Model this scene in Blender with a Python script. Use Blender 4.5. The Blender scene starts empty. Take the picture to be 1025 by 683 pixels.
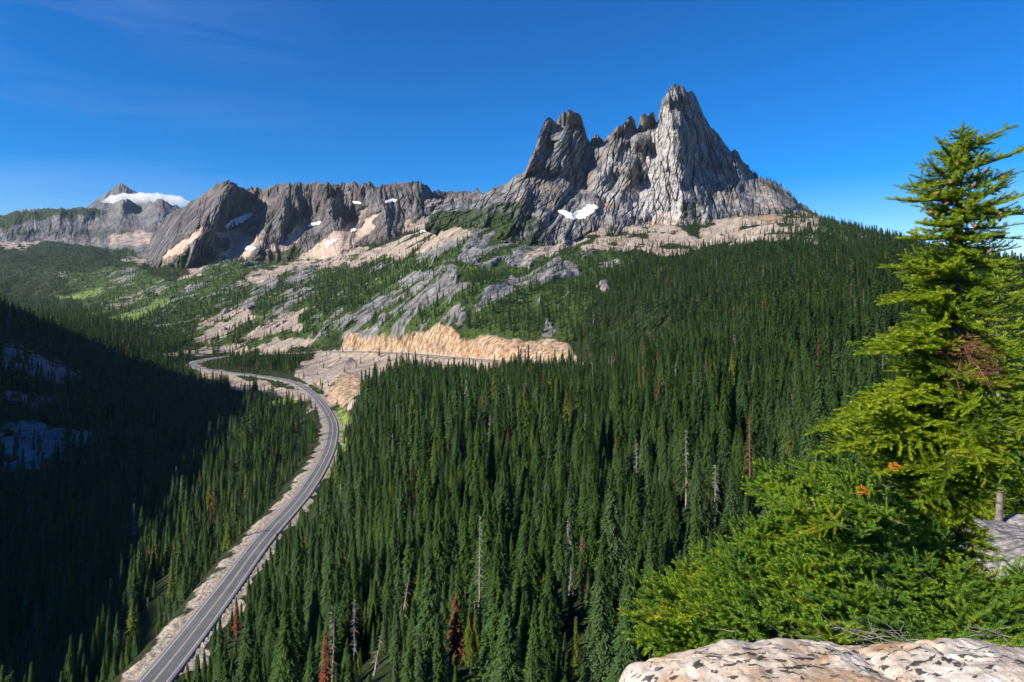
import bpy, math, random
import numpy as np
from mathutils import Vector

# ------------------------------------------------------------------ frame
F, HOR, CX = 640.0, 290.0, 512.5          # focal length and horizon in photo pixels (1025 wide)
rng = np.random.default_rng(7)
random.seed(7)
scene = bpy.context.scene
COL = scene.collection

def at(px, py, d):
    return np.array([(px - CX) / F * d, d, (HOR - py) / F * d])

SUN_AZ, SUN_EL = math.radians(117), math.radians(31)   # to the left of the view direction, above the horizon
SUN = np.array([-math.sin(SUN_AZ) * math.cos(SUN_EL), math.cos(SUN_AZ) * math.cos(SUN_EL), math.sin(SUN_EL)])

# ------------------------------------------------------------------ numpy noise
def _hash(ix, iy, seed):
    h = (ix.astype(np.int64) * 374761393 + iy.astype(np.int64) * 668265263 + seed * 974711) & 0xffffffff
    h = ((h ^ (h >> 13)) * 1274126177) & 0xffffffff
    return (h ^ (h >> 16)) & 0xffffffff

def perlin(x, y, seed=0):
    x = np.asarray(x, dtype=np.float64); y = np.asarray(y, dtype=np.float64)
    ix = np.floor(x); iy = np.floor(y); fx = x - ix; fy = y - iy
    u = fx * fx * fx * (fx * (fx * 6 - 15) + 10); v = fy * fy * fy * (fy * (fy * 6 - 15) + 10)
    def g(ax, ay, dx, dy):
        a = _hash(ax, ay, seed) * (2 * math.pi / 4294967296.0)
        return np.cos(a) * dx + np.sin(a) * dy
    n00 = g(ix, iy, fx, fy); n10 = g(ix + 1, iy, fx - 1, fy)
    n01 = g(ix, iy + 1, fx, fy - 1); n11 = g(ix + 1, iy + 1, fx - 1, fy - 1)
    a = n00 + u * (n10 - n00); b = n01 + u * (n11 - n01)
    return (a + v * (b - a)) * 1.45

def fbm(x, y, octv=4, seed=0, gain=0.5, lac=2.03):
    s = 0; a = 1.0; t = 0
    for i in range(octv):
        s = s + a * perlin(x, y, seed + i * 17); t += a
        x = x * lac + 3.1; y = y * lac + 1.7; a *= gain
    return s / t

def ridged(x, y, octv=4, seed=0, gain=0.5, lac=2.07):
    s = 0; a = 1.0; t = 0
    for i in range(octv):
        s = s + a * (1 - 2 * np.abs(perlin(x, y, seed + i * 23))); t += a
        x = x * lac + 5.3; y = y * lac + 2.9; a *= gain
    return s / t

def facets(x, y, seed=0, sharp=1.0):
    """upper envelope of tilted, flat sided blocks, one per jittered cell: crisp edges, deep joints between"""
    ix = np.floor(x); iy = np.floor(y); best = np.full(x.shape, -9.0)
    for a in (-1, 0, 1):
        for b in (-1, 0, 1):
            cx = ix + a; cy = iy + b
            h1 = _hash(cx, cy, seed) / 4294967296.0; h2 = _hash(cx, cy, seed + 71) / 4294967296.0; h3 = _hash(cx, cy, seed + 143) / 4294967296.0
            h4 = _hash(cx, cy, seed + 217) / 4294967296.0; h5 = _hash(cx, cy, seed + 301) / 4294967296.0
            dx = x - cx - 0.15 - 0.7 * h1; dy = y - cy - 0.15 - 0.7 * h2
            r = np.maximum(np.maximum(np.abs(dx) * 1.15, np.abs(dy) * 1.0), np.abs(dx + dy * (2 * h5 - 1)) * 0.95)
            best = np.maximum(best, h3 * 0.9 - sharp * r + (h4 - 0.5) * 0.9 * dx + (h5 - 0.5) * 0.6 * dy)
    return best

def sstep(a, b, x):
    t = np.clip((x - a) / (b - a), 0, 1)
    return t * t * (3 - 2 * t)

# ------------------------------------------------------------------ thin-plate interpolation
class TPS:
    def __init__(self, pts, vals, reg=1e-4):
        self.p = np.asarray(pts, float); n = len(self.p)
        K = self._k(self.p, self.p) + reg * np.eye(n)
        Pm = np.hstack([np.ones((n, 1)), self.p])
        A = np.zeros((n + 3, n + 3)); A[:n, :n] = K; A[:n, n:] = Pm; A[n:, :n] = Pm.T
        self.w = np.linalg.solve(A, np.concatenate([np.asarray(vals, float), np.zeros(3)]))
    @staticmethod
    def _k(a, b):
        d2 = ((a[:, None, :] - b[None, :, :]) ** 2).sum(-1)
        return 0.5 * d2 * np.log(d2 + 1e-12)
    def __call__(self, q):
        q = np.asarray(q, float); out = np.empty(len(q))
        for i in range(0, len(q), 20000):
            c = q[i:i + 20000]
            out[i:i + 20000] = self._k(c, self.p) @ self.w[:-3] + self.w[-3] + c @ self.w[-2:]
        return out

def in_poly(px, py, poly):
    poly = np.asarray(poly, float); n = len(poly)
    inside = np.zeros(px.shape, bool)
    x0, y0 = poly.min(0); x1, y1 = poly.max(0)
    m = (px >= x0) & (px <= x1) & (py >= y0) & (py <= y1)
    X = px[m]; Y = py[m]; r = np.zeros(X.shape, bool)
    for i in range(n):
        ax, ay = poly[i]; bx, by = poly[i - 1]
        if ay == by: continue
        c = ((ay > Y) != (by > Y)) & (X < (bx - ax) * (Y - ay) / (by - ay) + ax)
        r ^= c
    inside[m] = r
    return inside

# ------------------------------------------------------------------ mesh helpers
def mesh_obj(name, verts, faces, mat, parent=None, smooth=False, attrs=None, link=True):
    """faces: (n,4) or (n,3) int array, or list of mixed arrays"""
    me = bpy.data.meshes.new(name)
    verts = np.ascontiguousarray(verts, dtype=np.float32)
    fl = faces if isinstance(faces, list) else [faces]
    fl = [np.asarray(f, dtype=np.int32) for f in fl if len(f)]
    loops = np.concatenate([f.ravel() for f in fl]) if fl else np.zeros(0, np.int32)
    tot = np.concatenate([np.full(len(f), f.shape[1], np.int32) for f in fl]) if fl else np.zeros(0, np.int32)
    start = np.concatenate([[0], np.cumsum(tot)[:-1]]).astype(np.int32) if len(tot) else tot
    me.vertices.add(len(verts)); me.vertices.foreach_set('co', verts.ravel())
    if len(tot):
        me.loops.add(len(loops)); me.loops.foreach_set('vertex_index', loops)
        me.polygons.add(len(tot)); me.polygons.foreach_set('loop_start', start)
        me.polygons.foreach_set('loop_total', tot)
    if attrs:
        for k, a in attrs.items():
            a = np.asarray(a)
            if a.ndim == 2 and a.shape[1] == 4:
                at_ = me.attributes.new(k, 'FLOAT_COLOR', 'POINT'); at_.data.foreach_set('color', a.astype(np.float32).ravel())
            elif a.dtype.kind == 'i':
                at_ = me.attributes.new(k, 'INT', 'POINT'); at_.data.foreach_set('value', a.astype(np.int32))
            else:
                at_ = me.attributes.new(k, 'FLOAT', 'POINT'); at_.data.foreach_set('value', a.astype(np.float32))
    me.update(calc_edges=True)
    if len(tot):
        me.polygons.foreach_set('use_smooth', np.full(len(tot), bool(smooth)))
    if mat: me.materials.append(mat)
    o = bpy.data.objects.new(name, me)
    if link: COL.objects.link(o)
    if parent is not None: o.parent = parent
    return o

def tag(o, label=None, cat=None, group=None, kind=None):
    if label: o['label'] = label
    if cat: o['category'] = cat
    if group: o['group'] = group
    if kind: o['kind'] = kind
    return o

def empty(name, loc, rz=0):
    o = bpy.data.objects.new(name, None); COL.objects.link(o)
    o.location = tuple(loc); o.rotation_euler = (0, 0, rz); o.empty_display_size = 0.3
    return o

def grid_faces(nr, nc):
    i = np.arange(nr - 1)[:, None] * nc + np.arange(nc - 1)[None, :]
    i = i.ravel()
    return np.stack([i, i + 1, i + nc + 1, i + nc], 1)

def tube(path, radii, sides=6):
    path = np.asarray(path, float); n = len(path); radii = np.broadcast_to(radii, (n,))
    t = np.gradient(path, axis=0); t /= np.linalg.norm(t, axis=1, keepdims=True) + 1e-9
    ref = np.where(np.abs(t[:, 2:3]) > 0.9, np.array([[1., 0, 0]]), np.array([[0, 0, 1.]]))
    a = np.cross(t, ref); a /= np.linalg.norm(a, axis=1, keepdims=True) + 1e-9
    b = np.cross(t, a)
    ang = np.arange(sides) * 2 * math.pi / sides
    v = path[:, None, :] + radii[:, None, None] * (np.cos(ang)[None, :, None] * a[:, None, :] + np.sin(ang)[None, :, None] * b[:, None, :])
    f = []
    for i in range(n - 1):
        for j in range(sides):
            f.append((i * sides + j, i * sides + (j + 1) % sides, (i + 1) * sides + (j + 1) % sides, (i + 1) * sides + j))
    return v.reshape(-1, 3), np.array(f, np.int32)

class Bag:
    """collects quads into one mesh"""
    def __init__(self): self.v = []; self.f = []; self.n = 0; self.t = []
    def add(self, v, f, tint=0.0):
        self.v.append(v); self.f.append(np.asarray(f) + self.n); self.n += len(v)
        self.t.append(np.broadcast_to(np.asarray(tint, float), (len(v),)))
    def obj(self, name, mat, parent=None, smooth=False, link=True):
        return mesh_obj(name, np.concatenate(self.v), np.concatenate(self.f), mat, parent, smooth, {'tint': np.concatenate(self.t)}, link)

# ------------------------------------------------------------------ material helpers
class NT:
    def __init__(self, name):
        self.m = bpy.data.materials.new(name); self.m.use_nodes = True
        self.t = self.m.node_tree; self.t.nodes.clear()
        self.out = self.t.nodes.new('ShaderNodeOutputMaterial')
        tc = self.t.nodes.new('ShaderNodeTexCoord'); self.co = tc.outputs['Object']
    def n(self, kind, **kw):
        nd = self.t.nodes.new(kind)
        for k, v in kw.items(): setattr(nd, k, v)
        return nd
    def link(self, a, b): self.t.links.new(a, b)
    def put(self, sock, v):
        if hasattr(v, 'is_linked') or hasattr(v, 'links'): self.link(v, sock)
        elif isinstance(v, (tuple, list)) and len(v) == 3 and sock.type == 'RGBA': sock.default_value = (*v, 1)
        else: sock.default_value = v
    def noise(self, scale, detail=4, rough=0.55, co=None, dist=0.0, stretch=None):
        nd = self.n('ShaderNodeTexNoise'); nd.inputs['Scale'].default_value = scale
        nd.inputs['Detail'].default_value = detail; nd.inputs['Roughness'].default_value = rough
        nd.inputs['Distortion'].default_value = dist
        c = co or self.co
        if stretch:
            mp = self.n('ShaderNodeMapping'); mp.inputs['Rotation'].default_value = stretch[1]; mp.inputs['Scale'].default_value = stretch[0]
            self.link(c, mp.inputs['Vector']); c = mp.outputs[0]
        self.link(c, nd.inputs['Vector'])
        return nd.outputs['Fac']
    def voro(self, scale, feature='F1', co=None):
        nd = self.n('ShaderNodeTexVoronoi', feature=feature); nd.inputs['Scale'].default_value = scale
        self.link(co or self.co, nd.inputs['Vector'])
        return nd.outputs['Distance']
    def ramp(self, fac, *stops):
        nd = self.n('ShaderNodeValToRGB'); self.link(fac, nd.inputs['Fac'])
        e = nd.color_ramp.elements
        while len(e) < len(stops): e.new(0.5)
        for el, (p, c) in zip(e, stops):
            el.position = p; el.color = (*c, 1) if isinstance(c, (tuple, list)) else (c, c, c, 1)
        return nd.outputs['Color']
    def mix(self, fac, a, b, mode='MIX'):
        nd = self.n('ShaderNodeMix', data_type='RGBA', blend_type=mode)
        self.put(nd.inputs[0], fac); self.put(nd.inputs[6], a); self.put(nd.inputs[7], b)
        return nd.outputs[2]
    def math(self, op, a, b=0.0, clamp=False):
        nd = self.n('ShaderNodeMath', operation=op, use_clamp=clamp)
        self.put(nd.inputs[0], a); self.put(nd.inputs[1], b)
        return nd.outputs[0]
    def attr(self, name, typ='GEOMETRY'):
        nd = self.n('ShaderNodeAttribute', attribute_name=name, attribute_type=typ)
        return nd
    def chan(self, name):
        a = self.attr(name); s = self.n('ShaderNodeSeparateColor'); self.link(a.outputs['Color'], s.inputs[0])
        return s.outputs
    def bump(self, h, strength=0.5, dist=1.0):
        nd = self.n('ShaderNodeBump'); nd.inputs['Strength'].default_value = strength; nd.inputs['Distance'].default_value = dist
        self.link(h, nd.inputs['Height']); return nd.outputs['Normal']
    def bsdf(self, col, rough=0.8, normal=None, spec=0.3):
        b = self.n('ShaderNodeBsdfPrincipled'); self.put(b.inputs['Base Color'], col)
        self.put(b.inputs['Roughness'], rough); b.inputs['Specular IOR Level'].default_value = spec
        if normal is not None: self.link(normal, b.inputs['Normal'])
        return b
    def done(self, shader):
        self.link(shader, self.out.inputs['Surface']); return self.m

def soft(nt, mask, noise, width=0.25):
    """break a mask's edge up with noise"""
    s = nt.math('ADD', mask, nt.math('MULTIPLY', nt.math('SUBTRACT', noise, 0.5), 0.9))
    mr = nt.n('ShaderNodeMapRange', interpolation_type='SMOOTHSTEP')
    nt.link(s, mr.inputs[0]); mr.inputs[1].default_value = 0.5 - width / 2; mr.inputs[2].default_value = 0.5 + width / 2
    return mr.outputs[0]

def foliage_mat(name, stops, instancer=False, transl=0.25, rough=0.6):
    """stops: colours along the tint 0..1; tint from the mesh plus a per-tree offset"""
    nt = NT(name)
    t = nt.attr('tint').outputs['Fac']
    if instancer:
        t = nt.math('ADD', t, nt.attr('tree_tint', 'INSTANCER').outputs['Fac'])
    else:
        oi = nt.n('ShaderNodeObjectInfo')
        t = nt.math('ADD', t, nt.math('MULTIPLY', oi.outputs['Random'], 0.5 if instancer is None else 0.0))
    c = nt.ramp(t, *stops)
    d = nt.n('ShaderNodeBsdfPrincipled'); nt.link(c, d.inputs['Base Color']); d.inputs['Roughness'].default_value = rough
    d.inputs['Specular IOR Level'].default_value = 0.25
    tr = nt.n('ShaderNodeBsdfTranslucent')
    nt.link(nt.mix(0.5, c, (0.16, 0.22, 0.02)), tr.inputs['Color'])
    mx = nt.n('ShaderNodeMixShader'); mx.inputs[0].default_value = transl
    nt.link(d.outputs[0], mx.inputs[1]); nt.link(tr.outputs[0], mx.inputs[2])
    return nt.done(mx.outputs[0])
# ------------------------------------------------------------------ the road's line: (px, py, drop below the eye)
ROAD = [(40, 810, 103), (153, 684, 107), (226, 591, 113), (263, 541, 116), (304, 494, 119), (324, 462, 120.5), (332, 439.5, 121.5), (332, 422, 122),
        (322, 404.6, 122), (307, 389.7, 122), (289.5, 381.5, 122), (264.6, 377, 122), (240, 374.3, 122), (215, 371, 121.5), (199, 368.3, 121),
        (193.5, 364.8, 120.5), (200, 361, 119.5), (215, 358.4, 118.5), (236, 356, 117), (290, 353.6, 111.5), (340, 352, 106), (398.5, 353.5, 99), (457, 358.3, 91), (504, 361.5, 86), (574, 363.5, 79), (640, 361, 73)]
road_ctrl = np.array([at(px, py, h * F / (py - HOR)) for px, py, h in ROAD])

def catmull(p, step):
    p = np.vstack([2 * p[0] - p[1], p, 2 * p[-1] - p[-2]]); out = []
    for i in range(1, len(p) - 2):
        a, b, c, d = p[i - 1:i + 3]
        n = max(3, int(np.linalg.norm(c - b) / step))
        t = (np.arange(n) / n)[:, None]
        out.append(0.5 * (2 * b + (c - a) * t + (2 * a - 5 * b + 4 * c - d) * t ** 2 + (3 * b - a - 3 * c + d) * t ** 3))
    out.append(p[-2][None]); return np.vstack(out)
road_line = catmull(road_ctrl, 4.0)
# even the line out a little so that the ribbon bends smoothly
for _ in range(6):
    road_line[1:-1] = 0.25 * road_line[:-2] + 0.5 * road_line[1:-1] + 0.25 * road_line[2:]

# ------------------------------------------------------------------ terrain control points: photo column -> (distance, height)
COLS = {
 -250: [(2.5, -2.6), (6, -8), (30, -36), (100, -85), (250, -150), (400, -120), (600, -40), (900, 60), (1500, 150), (2500, 150), (4000, 260), (9000, 300)],
 0: [(2.5, -2.6), (6, -8), (30, -36), (100, -85), (200, -135), (300, -182), (400, -165), (520, -125), (650, -72), (900, -30), (1100, -52), (1500, -72), (2000, -45), (2600, 30), (3300, 172), (4200, 330), (5000, 380), (6500, 330), (9000, 300)],
 100: [(100, -85), (200, -128), (300, -163), (420, -150), (600, -132), (800, -108), (1000, -88), (1200, -77), (1600, -62), (2100, -22), (2600, 58), (3200, 165), (4000, 265), (5000, 330), (6500, 320), (9000, 250)],
 155: [(6, -8), (30, -35), (75, -68), (130, -95), (300, -148), (450, -150), (650, -137), (850, -127), (1000, -120), (1250, -100), (1500, -72), (2000, -12), (2300, 42), (2700, 100), (3500, 180), (9000, 200)],
 226: [(60, -60), (120, -92), (350, -134), (500, -138), (700, -134), (900, -126), (1300, -88), (1600, -42), (1900, 8), (2200, 66), (2700, 130), (4000, 150), (9000, 150)],
 300: [(6, -8), (30, -33), (60, -55), (120, -82), (200, -100), (300, -112), (500, -126), (650, -126), (900, -119), (1300, -60), (1500, -20), (1800, 30), (2100, 68), (2600, 130), (4000, 150), (9000, 150)],
 350: [(60, -50), (100, -65), (180, -82), (300, -95), (450, -102), (600, -108), (800, -112), (940, -113), (1150, -72), (1300, -40), (1500, 0), (1800, 66), (2100, 118), (2600, 160), (4000, 150), (9000, 150)],
 400: [(60, -48), (100, -60), (180, -70), (300, -76), (450, -84), (600, -93), (800, -103), (1035, -64), (1150, -40), (1350, 5), (1600, 62), (1900, 128), (2200, 180), (3000, 180), (9000, 150)],
 460: [(2.5, -2.3), (4, -4), (6, -7), (30, -29), (60, -46), (100, -57), (180, -63), (300, -67), (450, -80), (650, -93), (760, -97), (910, -52), (1000, -22), (1200, 25), (1400, 85), (1550, 145), (1900, 200), (3000, 200), (9000, 150)],
 520: [(60, -45), (100, -55), (180, -60), (300, -64), (450, -74), (620, -86), (700, -90), (830, -58), (950, -25), (1150, 15), (1350, 72), (1500, 115), (1900, 190), (3000, 200), (9000, 150)],
 575: [(6, -6.5), (30, -27), (60, -43), (100, -52), (180, -56), (300, -60), (500, -70), (630, -80), (770, -65), (900, -25), (1100, 15), (1300, 60), (1500, 118), (1680, 195), (1900, 210), (3000, 200), (9000, 150)],
 650: [(2.5, -2.7), (4.2, -2.95), (6, -4.6), (12, -12), (20, -20), (60, -40), (100, -48), (180, -52), (300, -52), (500, -50), (700, -30), (900, 5), (1100, 40), (1300, 80), (1500, 135), (1640, 172), (1900, 190), (3000, 180), (9000, 120)],
 720: [(3, -2.7), (4.5, -2.85), (6, -3.5), (9, -6.5), (20, -16), (60, -36), (100, -43), (180, -46), (300, -46), (500, -35), (700, -12), (900, 20), (1150, 65), (1350, 110), (1550, 165), (1900, 190), (3000, 170), (9000, 100)],
 800: [(20, -13), (60, -30), (100, -38), (180, -42), (300, -38), (500, -15), (700, 10), (900, 45), (1150, 100), (1350, 145), (1600, 184), (1800, 170), (3000, 100), (9000, 60)],
 870: [(3, -2.7), (4.6, -2.85), (7, -3.4), (10, -5.3), (14, -7.5), (25, -13), (60, -26), (100, -35), (180, -40), (300, -30), (500, 0), (700, 25), (1000, 62), (1400, 119), (1600, 110), (2000, 90), (4000, 40), (9000, 20)],
 920: [(60, -24), (100, -32), (180, -36), (300, -25), (500, 5), (700, 28), (1000, 58), (1400, 86), (1800, 70), (4000, 30), (9000, 10)],
 1025: [(3, -2.7), (4.6, -2.9), (7, -3.5), (9, -5.1), (13, -5.7), (15, -6.0), (20, -7.8), (60, -22), (100, -28), (180, -30), (300, -17), (500, 2), (700, 14), (1000, 26), (1400, 36), (1800, 20), (4000, 0), (9000, 0)],
 1250: [(3, -2.6), (7, -3.3), (15, -5.6), (20, -8), (60, -16), (100, -18), (300, -5), (500, 8), (700, 15), (1400, 35), (4000, 0), (9000, 0)],
}
SC = 1.6
cp, cv = [], []
for px, lst in COLS.items():
    for d, z in lst:
        cp.append(((px - CX) / F * SC, math.log(d))); cv.append(z / d)
for x, y, z in road_ctrl[::1]:
    cp.append((x / y * SC, math.log(y))); cv.append(z / y)
tps = TPS(cp, cv, 2e-3)

# distance to the road on a 2 m raster
RX0, RX1, RY0, RY1, RS = -620.0, 240.0, 90.0, 1260.0, 2.0
gx = np.arange(RX0, RX1, RS); gy = np.arange(RY0, RY1, RS)
GX, GY = np.meshgrid(gx, gy)
rd = np.full(GX.shape, 1e9); rz = np.zeros(GX.shape); rside = np.zeros(GX.shape)
rl = road_line
tang = np.gradient(rl, axis=0)
for (x, y, z), t in zip(rl, tang):
    if y < 60: continue
    i0, i1 = int((x - 60 - RX0) / RS), int((x + 60 - RX0) / RS); j0, j1 = int((y - 60 - RY0) / RS), int((y + 60 - RY0) / RS)
    i0, j0 = max(i0, 0), max(j0, 0)
    if i1 <= i0 or j1 <= j0: continue
    s = np.s_[j0:j1, i0:i1]
    d = np.hypot(GX[s] - x, GY[s] - y)
    m = d < rd[s]
    rd[s] = np.where(m, d, rd[s]); rz[s] = np.where(m, z, rz[s])
    sd = (t[0] * (GY[s] - y) - t[1] * (GX[s] - x)) / (np.hypot(t[0], t[1]) + 1e-9)
    rside[s] = np.where(m, sd, rside[s])

def road_at(x, y):
    fx = (x - RX0) / RS; fy = (y - RY0) / RS
    ok = (fx > 1) & (fx < len(gx) - 2) & (fy > 1) & (fy < len(gy) - 2)
    i = np.clip(fx.astype(int), 0, len(gx) - 2); j = np.clip(fy.astype(int), 0, len(gy) - 2)
    u = np.clip(fx - i, 0, 1); v = np.clip(fy - j, 0, 1)
    def lerp(A): return (A[j, i] * (1 - u) + A[j, i + 1] * u) * (1 - v) + (A[j + 1, i] * (1 - u) + A[j + 1, i + 1] * u) * v
    d = np.where(ok, lerp(np.minimum(rd, 200)), 200.0)
    return d, rz[j, i], rside[j, i]

# ------------------------------------------------------------------ terrain sheet: fan of cells round the viewpoint, finest where the view is
us = np.concatenate([np.linspace(-1.5, -0.84, 40, endpoint=False), np.linspace(-0.84, 0.84, 940), np.linspace(0.84, 1.5, 41)[1:]])
ss = np.concatenate([np.linspace(math.log(2.4), math.log(60), 150, endpoint=False), np.linspace(math.log(60), math.log(150), 120, endpoint=False),
                     np.linspace(math.log(150), math.log(3300), 860, endpoint=False), np.linspace(math.log(3300), math.log(9000), 70)])
nu_, ns_ = len(us), len(ss)
cu = np.linspace(-1.5, 1.5, 240); cs = np.linspace(ss[0], ss[-1], 300)
CU, CS = np.meshgrid(cu, cs)
coarse = tps(np.stack([CU.ravel() * SC, CS.ravel()], 1)).reshape(CU.shape)

def tan_at(u, s):
    fu = np.clip((u + 1.5) / 3.0 * 239, 0, 238.999); fs = np.clip((s - ss[0]) / (ss[-1] - ss[0]) * 299, 0, 298.999)
    i = fu.astype(int); j = fs.astype(int); a = fu - i; b = fs - j
    return (coarse[j, i] * (1 - a) + coarse[j, i + 1] * a) * (1 - b) + (coarse[j + 1, i] * (1 - a) + coarse[j + 1, i + 1] * a) * b

# ------------------------------------------------------------------ ground cover, drawn where the photograph shows it
# (channel, strength, near, far, polygon in photo pixels)
ROCK, TALUS, GREEN, OCHRE, MEADOW, DARK = range(6)
COVER = [
 (GREEN, .95, 850, 4000, [(150, 300), (215, 265), (245, 255), (345, 247), (405, 262), (470, 250), (545, 215), (590, 245), (640, 262), (560, 300), (480, 310), (350, 345), (330, 330), (270, 350), (200, 350), (130, 330)]),
 (GREEN, .8, 1300, 4500, [(60, 275), (130, 268), (200, 300), (160, 330), (90, 320)]),
 (GREEN, .7, 700, 1500, [(462, 345), (470, 310), (500, 285), (560, 290), (600, 300), (570, 345), (500, 345)]),
 (GREEN, .8, 1000, 2000, [(800, 225), (830, 220), (925, 250), (925, 265), (860, 262), (790, 262)]),
 (ROCK, 1, 900, 2200, [(335, 352), (345, 330), (375, 300), (415, 280), (450, 272), (466, 285), (462, 325), (440, 332), (400, 335)]),
 (ROCK, .9, 900, 2200, [(420, 262), (440, 232), (470, 210), (500, 195), (545, 205), (556, 235), (578, 240), (572, 252), (545, 262), (505, 272), (470, 268)]),
 (ROCK, .9, 900, 2200, [(470, 320), (480, 300), (500, 287), (530, 280), (535, 290), (505, 300), (490, 320)]),
 (ROCK, 1.2, 800, 2200, [(528, 286), (540, 268), (560, 264), (575, 270), (577, 280), (562, 291), (540, 293)]),
 (ROCK, 1, 800, 2200, [(594, 292), (604, 284), (614, 286), (616, 295), (600, 296)]),
 (ROCK, .8, 800, 2200, [(540, 345), (545, 322), (552, 318), (556, 335), (550, 346)]),
 (ROCK, .9, 1300, 3500, [(165, 303), (185, 293), (205, 284), (215, 288), (200, 296), (175, 306)]),
 (ROCK, .9, 1200, 3500, [(236, 320), (246, 298), (262, 282), (275, 282), (280, 292), (262, 300), (245, 318)]),
 (ROCK, .9, 1200, 3500, [(272, 316), (285, 300), (312, 290), (315, 298), (300, 310), (280, 322)]),
 (ROCK, .9, 1200, 3500, [(286, 285), (298, 272), (318, 266), (320, 280), (300, 290)]),
 (ROCK, .9, 1000, 3500, [(305, 345), (320, 325), (345, 310), (352, 318), (335, 335), (318, 350)]),
 (ROCK, .35, 1300, 4500, [(0, 268), (55, 272), (90, 285), (70, 300), (20, 302), (0, 300)]),
 (ROCK, .7, 1500, 4500, [(106, 282), (135, 270), (142, 276), (118, 288)]),
 (TALUS, 1, 1100, 2400, [(515, 266), (545, 247), (575, 238), (578, 214), (602, 206), (640, 212), (672, 226), (694, 238), (694, 249), (660, 240), (636, 234), (596, 235), (572, 248), (548, 262)]),
 (TALUS, .65, 1100, 2400, [(600, 236), (640, 236), (690, 246), (690, 256), (640, 254), (590, 262), (580, 250)]),
 (TALUS, 1, 1100, 2400, [(694, 249), (702, 230), (716, 220), (745, 217), (770, 224), (790, 236), (818, 251), (822, 259), (790, 254), (765, 247), (735, 245)]),
 (TALUS, .6, 1100, 2400, [(716, 222), (745, 210), (795, 214), (830, 224), (825, 238), (795, 236), (765, 228)]),
 (TALUS, .55, 1100, 2400, [(812, 256), (832, 262), (834, 267), (818, 264)]),
 (TALUS, 1, 1200, 3500, [(452, 222), (472, 236), (447, 250), (404, 263), (345, 268), (318, 272), (310, 266), (335, 256), (380, 246), (420, 234)]),
 (TALUS, 1, 900, 3500, [(240, 343), (268, 328), (298, 311), (310, 306), (298, 332), (270, 347)]),
 (TALUS, 1, 900, 3500, [(188, 340), (204, 324), (236, 312), (258, 316), (242, 330), (207, 342)]),
 (TALUS, 1, 1500, 4500, [(168, 280), (188, 272), (209, 262), (236, 248), (258, 246), (240, 258), (214, 269), (186, 281)]),
 (TALUS, 1, 1500, 4500, [(228, 292), (258, 272), (277, 267), (306, 261), (345, 242), (350, 250), (331, 262), (290, 276), (244, 290)]),
 (TALUS, .8, 1500, 6000, [(120, 262), (128, 246), (156, 236), (170, 250), (172, 264), (150, 268)]),
 (TALUS, .8, 1500, 6000, [(0, 238), (42, 239), (45, 248), (0, 250)]),
 (TALUS, .9, 900, 3000, [(150, 360), (180, 350), (235, 350), (275, 345), (300, 338), (320, 345), (300, 352), (240, 354), (205, 358)]),
 (TALUS, .5, 1200, 3000, [(118, 300), (150, 290), (165, 295), (130, 312), (100, 312)]),
 (TALUS, 1, 700, 1250, [(192, 364), (240, 378), (280, 385), (302, 395), (318, 410), (300, 405), (268, 392), (232, 390), (205, 380)]),
 (TALUS, 1, 600, 1250, [(296, 372), (318, 356), (345, 352), (400, 353), (470, 359), (515, 363), (480, 374), (435, 374), (402, 366), (378, 382), (352, 402), (336, 398), (312, 382)]),
 (OCHRE, 1, 650, 1400, [(328, 354), (345, 341), (375, 338), (400, 335), (420, 334), (440, 326), (458, 331), (464, 340), (500, 338), (520, 342), (552, 339), (566, 346), (592, 367), (500, 364), (457, 360), (398, 356)]),
 (OCHRE, .8, 560, 1100, [(300, 420), (336, 380), (352, 372), (366, 382), (348, 402), (352, 418), (340, 430), (337, 400)]),
 (OCHRE, .6, 1300, 2400, [(725, 218), (748, 208), (770, 214), (790, 220), (770, 224), (745, 219)]),
 (MEADOW, 1, 1000, 3500, [(108, 323), (125, 317), (150, 306), (164, 301), (166, 308), (150, 317), (125, 325)]),
 (MEADOW, .7, 1000, 3500, [(48, 300), (75, 296), (104, 290), (104, 296), (75, 302)]),
 (GREEN, .9, 600, 1250, [(338, 392), (356, 374), (385, 366), (400, 372), (372, 386), (350, 398)]),
 (GREEN, .8, 600, 1250, [(312, 384), (326, 370), (346, 362), (352, 366), (334, 380), (318, 390)]),
 (MEADOW, .8, 700, 1000, [(262, 402), (296, 396), (312, 410), (300, 420), (275, 412)]),
 (MEADOW, .7, 250, 700, [(322, 442), (338, 400), (350, 400), (348, 430), (335, 460), (322, 480)]),
 (ROCK, .8, 300, 1000, [(0, 342), (30, 350), (62, 364), (88, 377), (70, 386), (30, 376), (0, 372)]),
 (ROCK, 1.0, 300, 900, [(0, 424), (30, 420), (60, 428), (98, 430), (100, 444), (62, 452), (40, 468), (0, 476)]),
 (ROCK, .6, 300, 900, [(0, 385), (30, 395), (80, 405), (60, 412), (0, 408)]),
]

def cover(px, py, d, X, Y):
    wx = fbm(px / 26, py / 13, 5, 40, .62) * 17
    wy = fbm(px / 26, py / 13, 5, 50, .62) * 9
    qx, qy = px + wx, py + wy
    C = np.zeros((6,) + px.shape)
    for ch, st, d0, d1, poly in COVER:
        kq = 0.6 if ch == OCHRE else 1.0
        m = in_poly(px + wx * kq, py + wy * kq, poly) & (d > d0) & (d < d1)
        C[ch][m] = np.maximum(C[ch][m], st)
        for o in ([TALUS, OCHRE, MEADOW] if ch in (TALUS, OCHRE, MEADOW) else []):
            if o != ch: C[o][m] = np.minimum(C[o][m], 1 - st)
    return C

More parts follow.
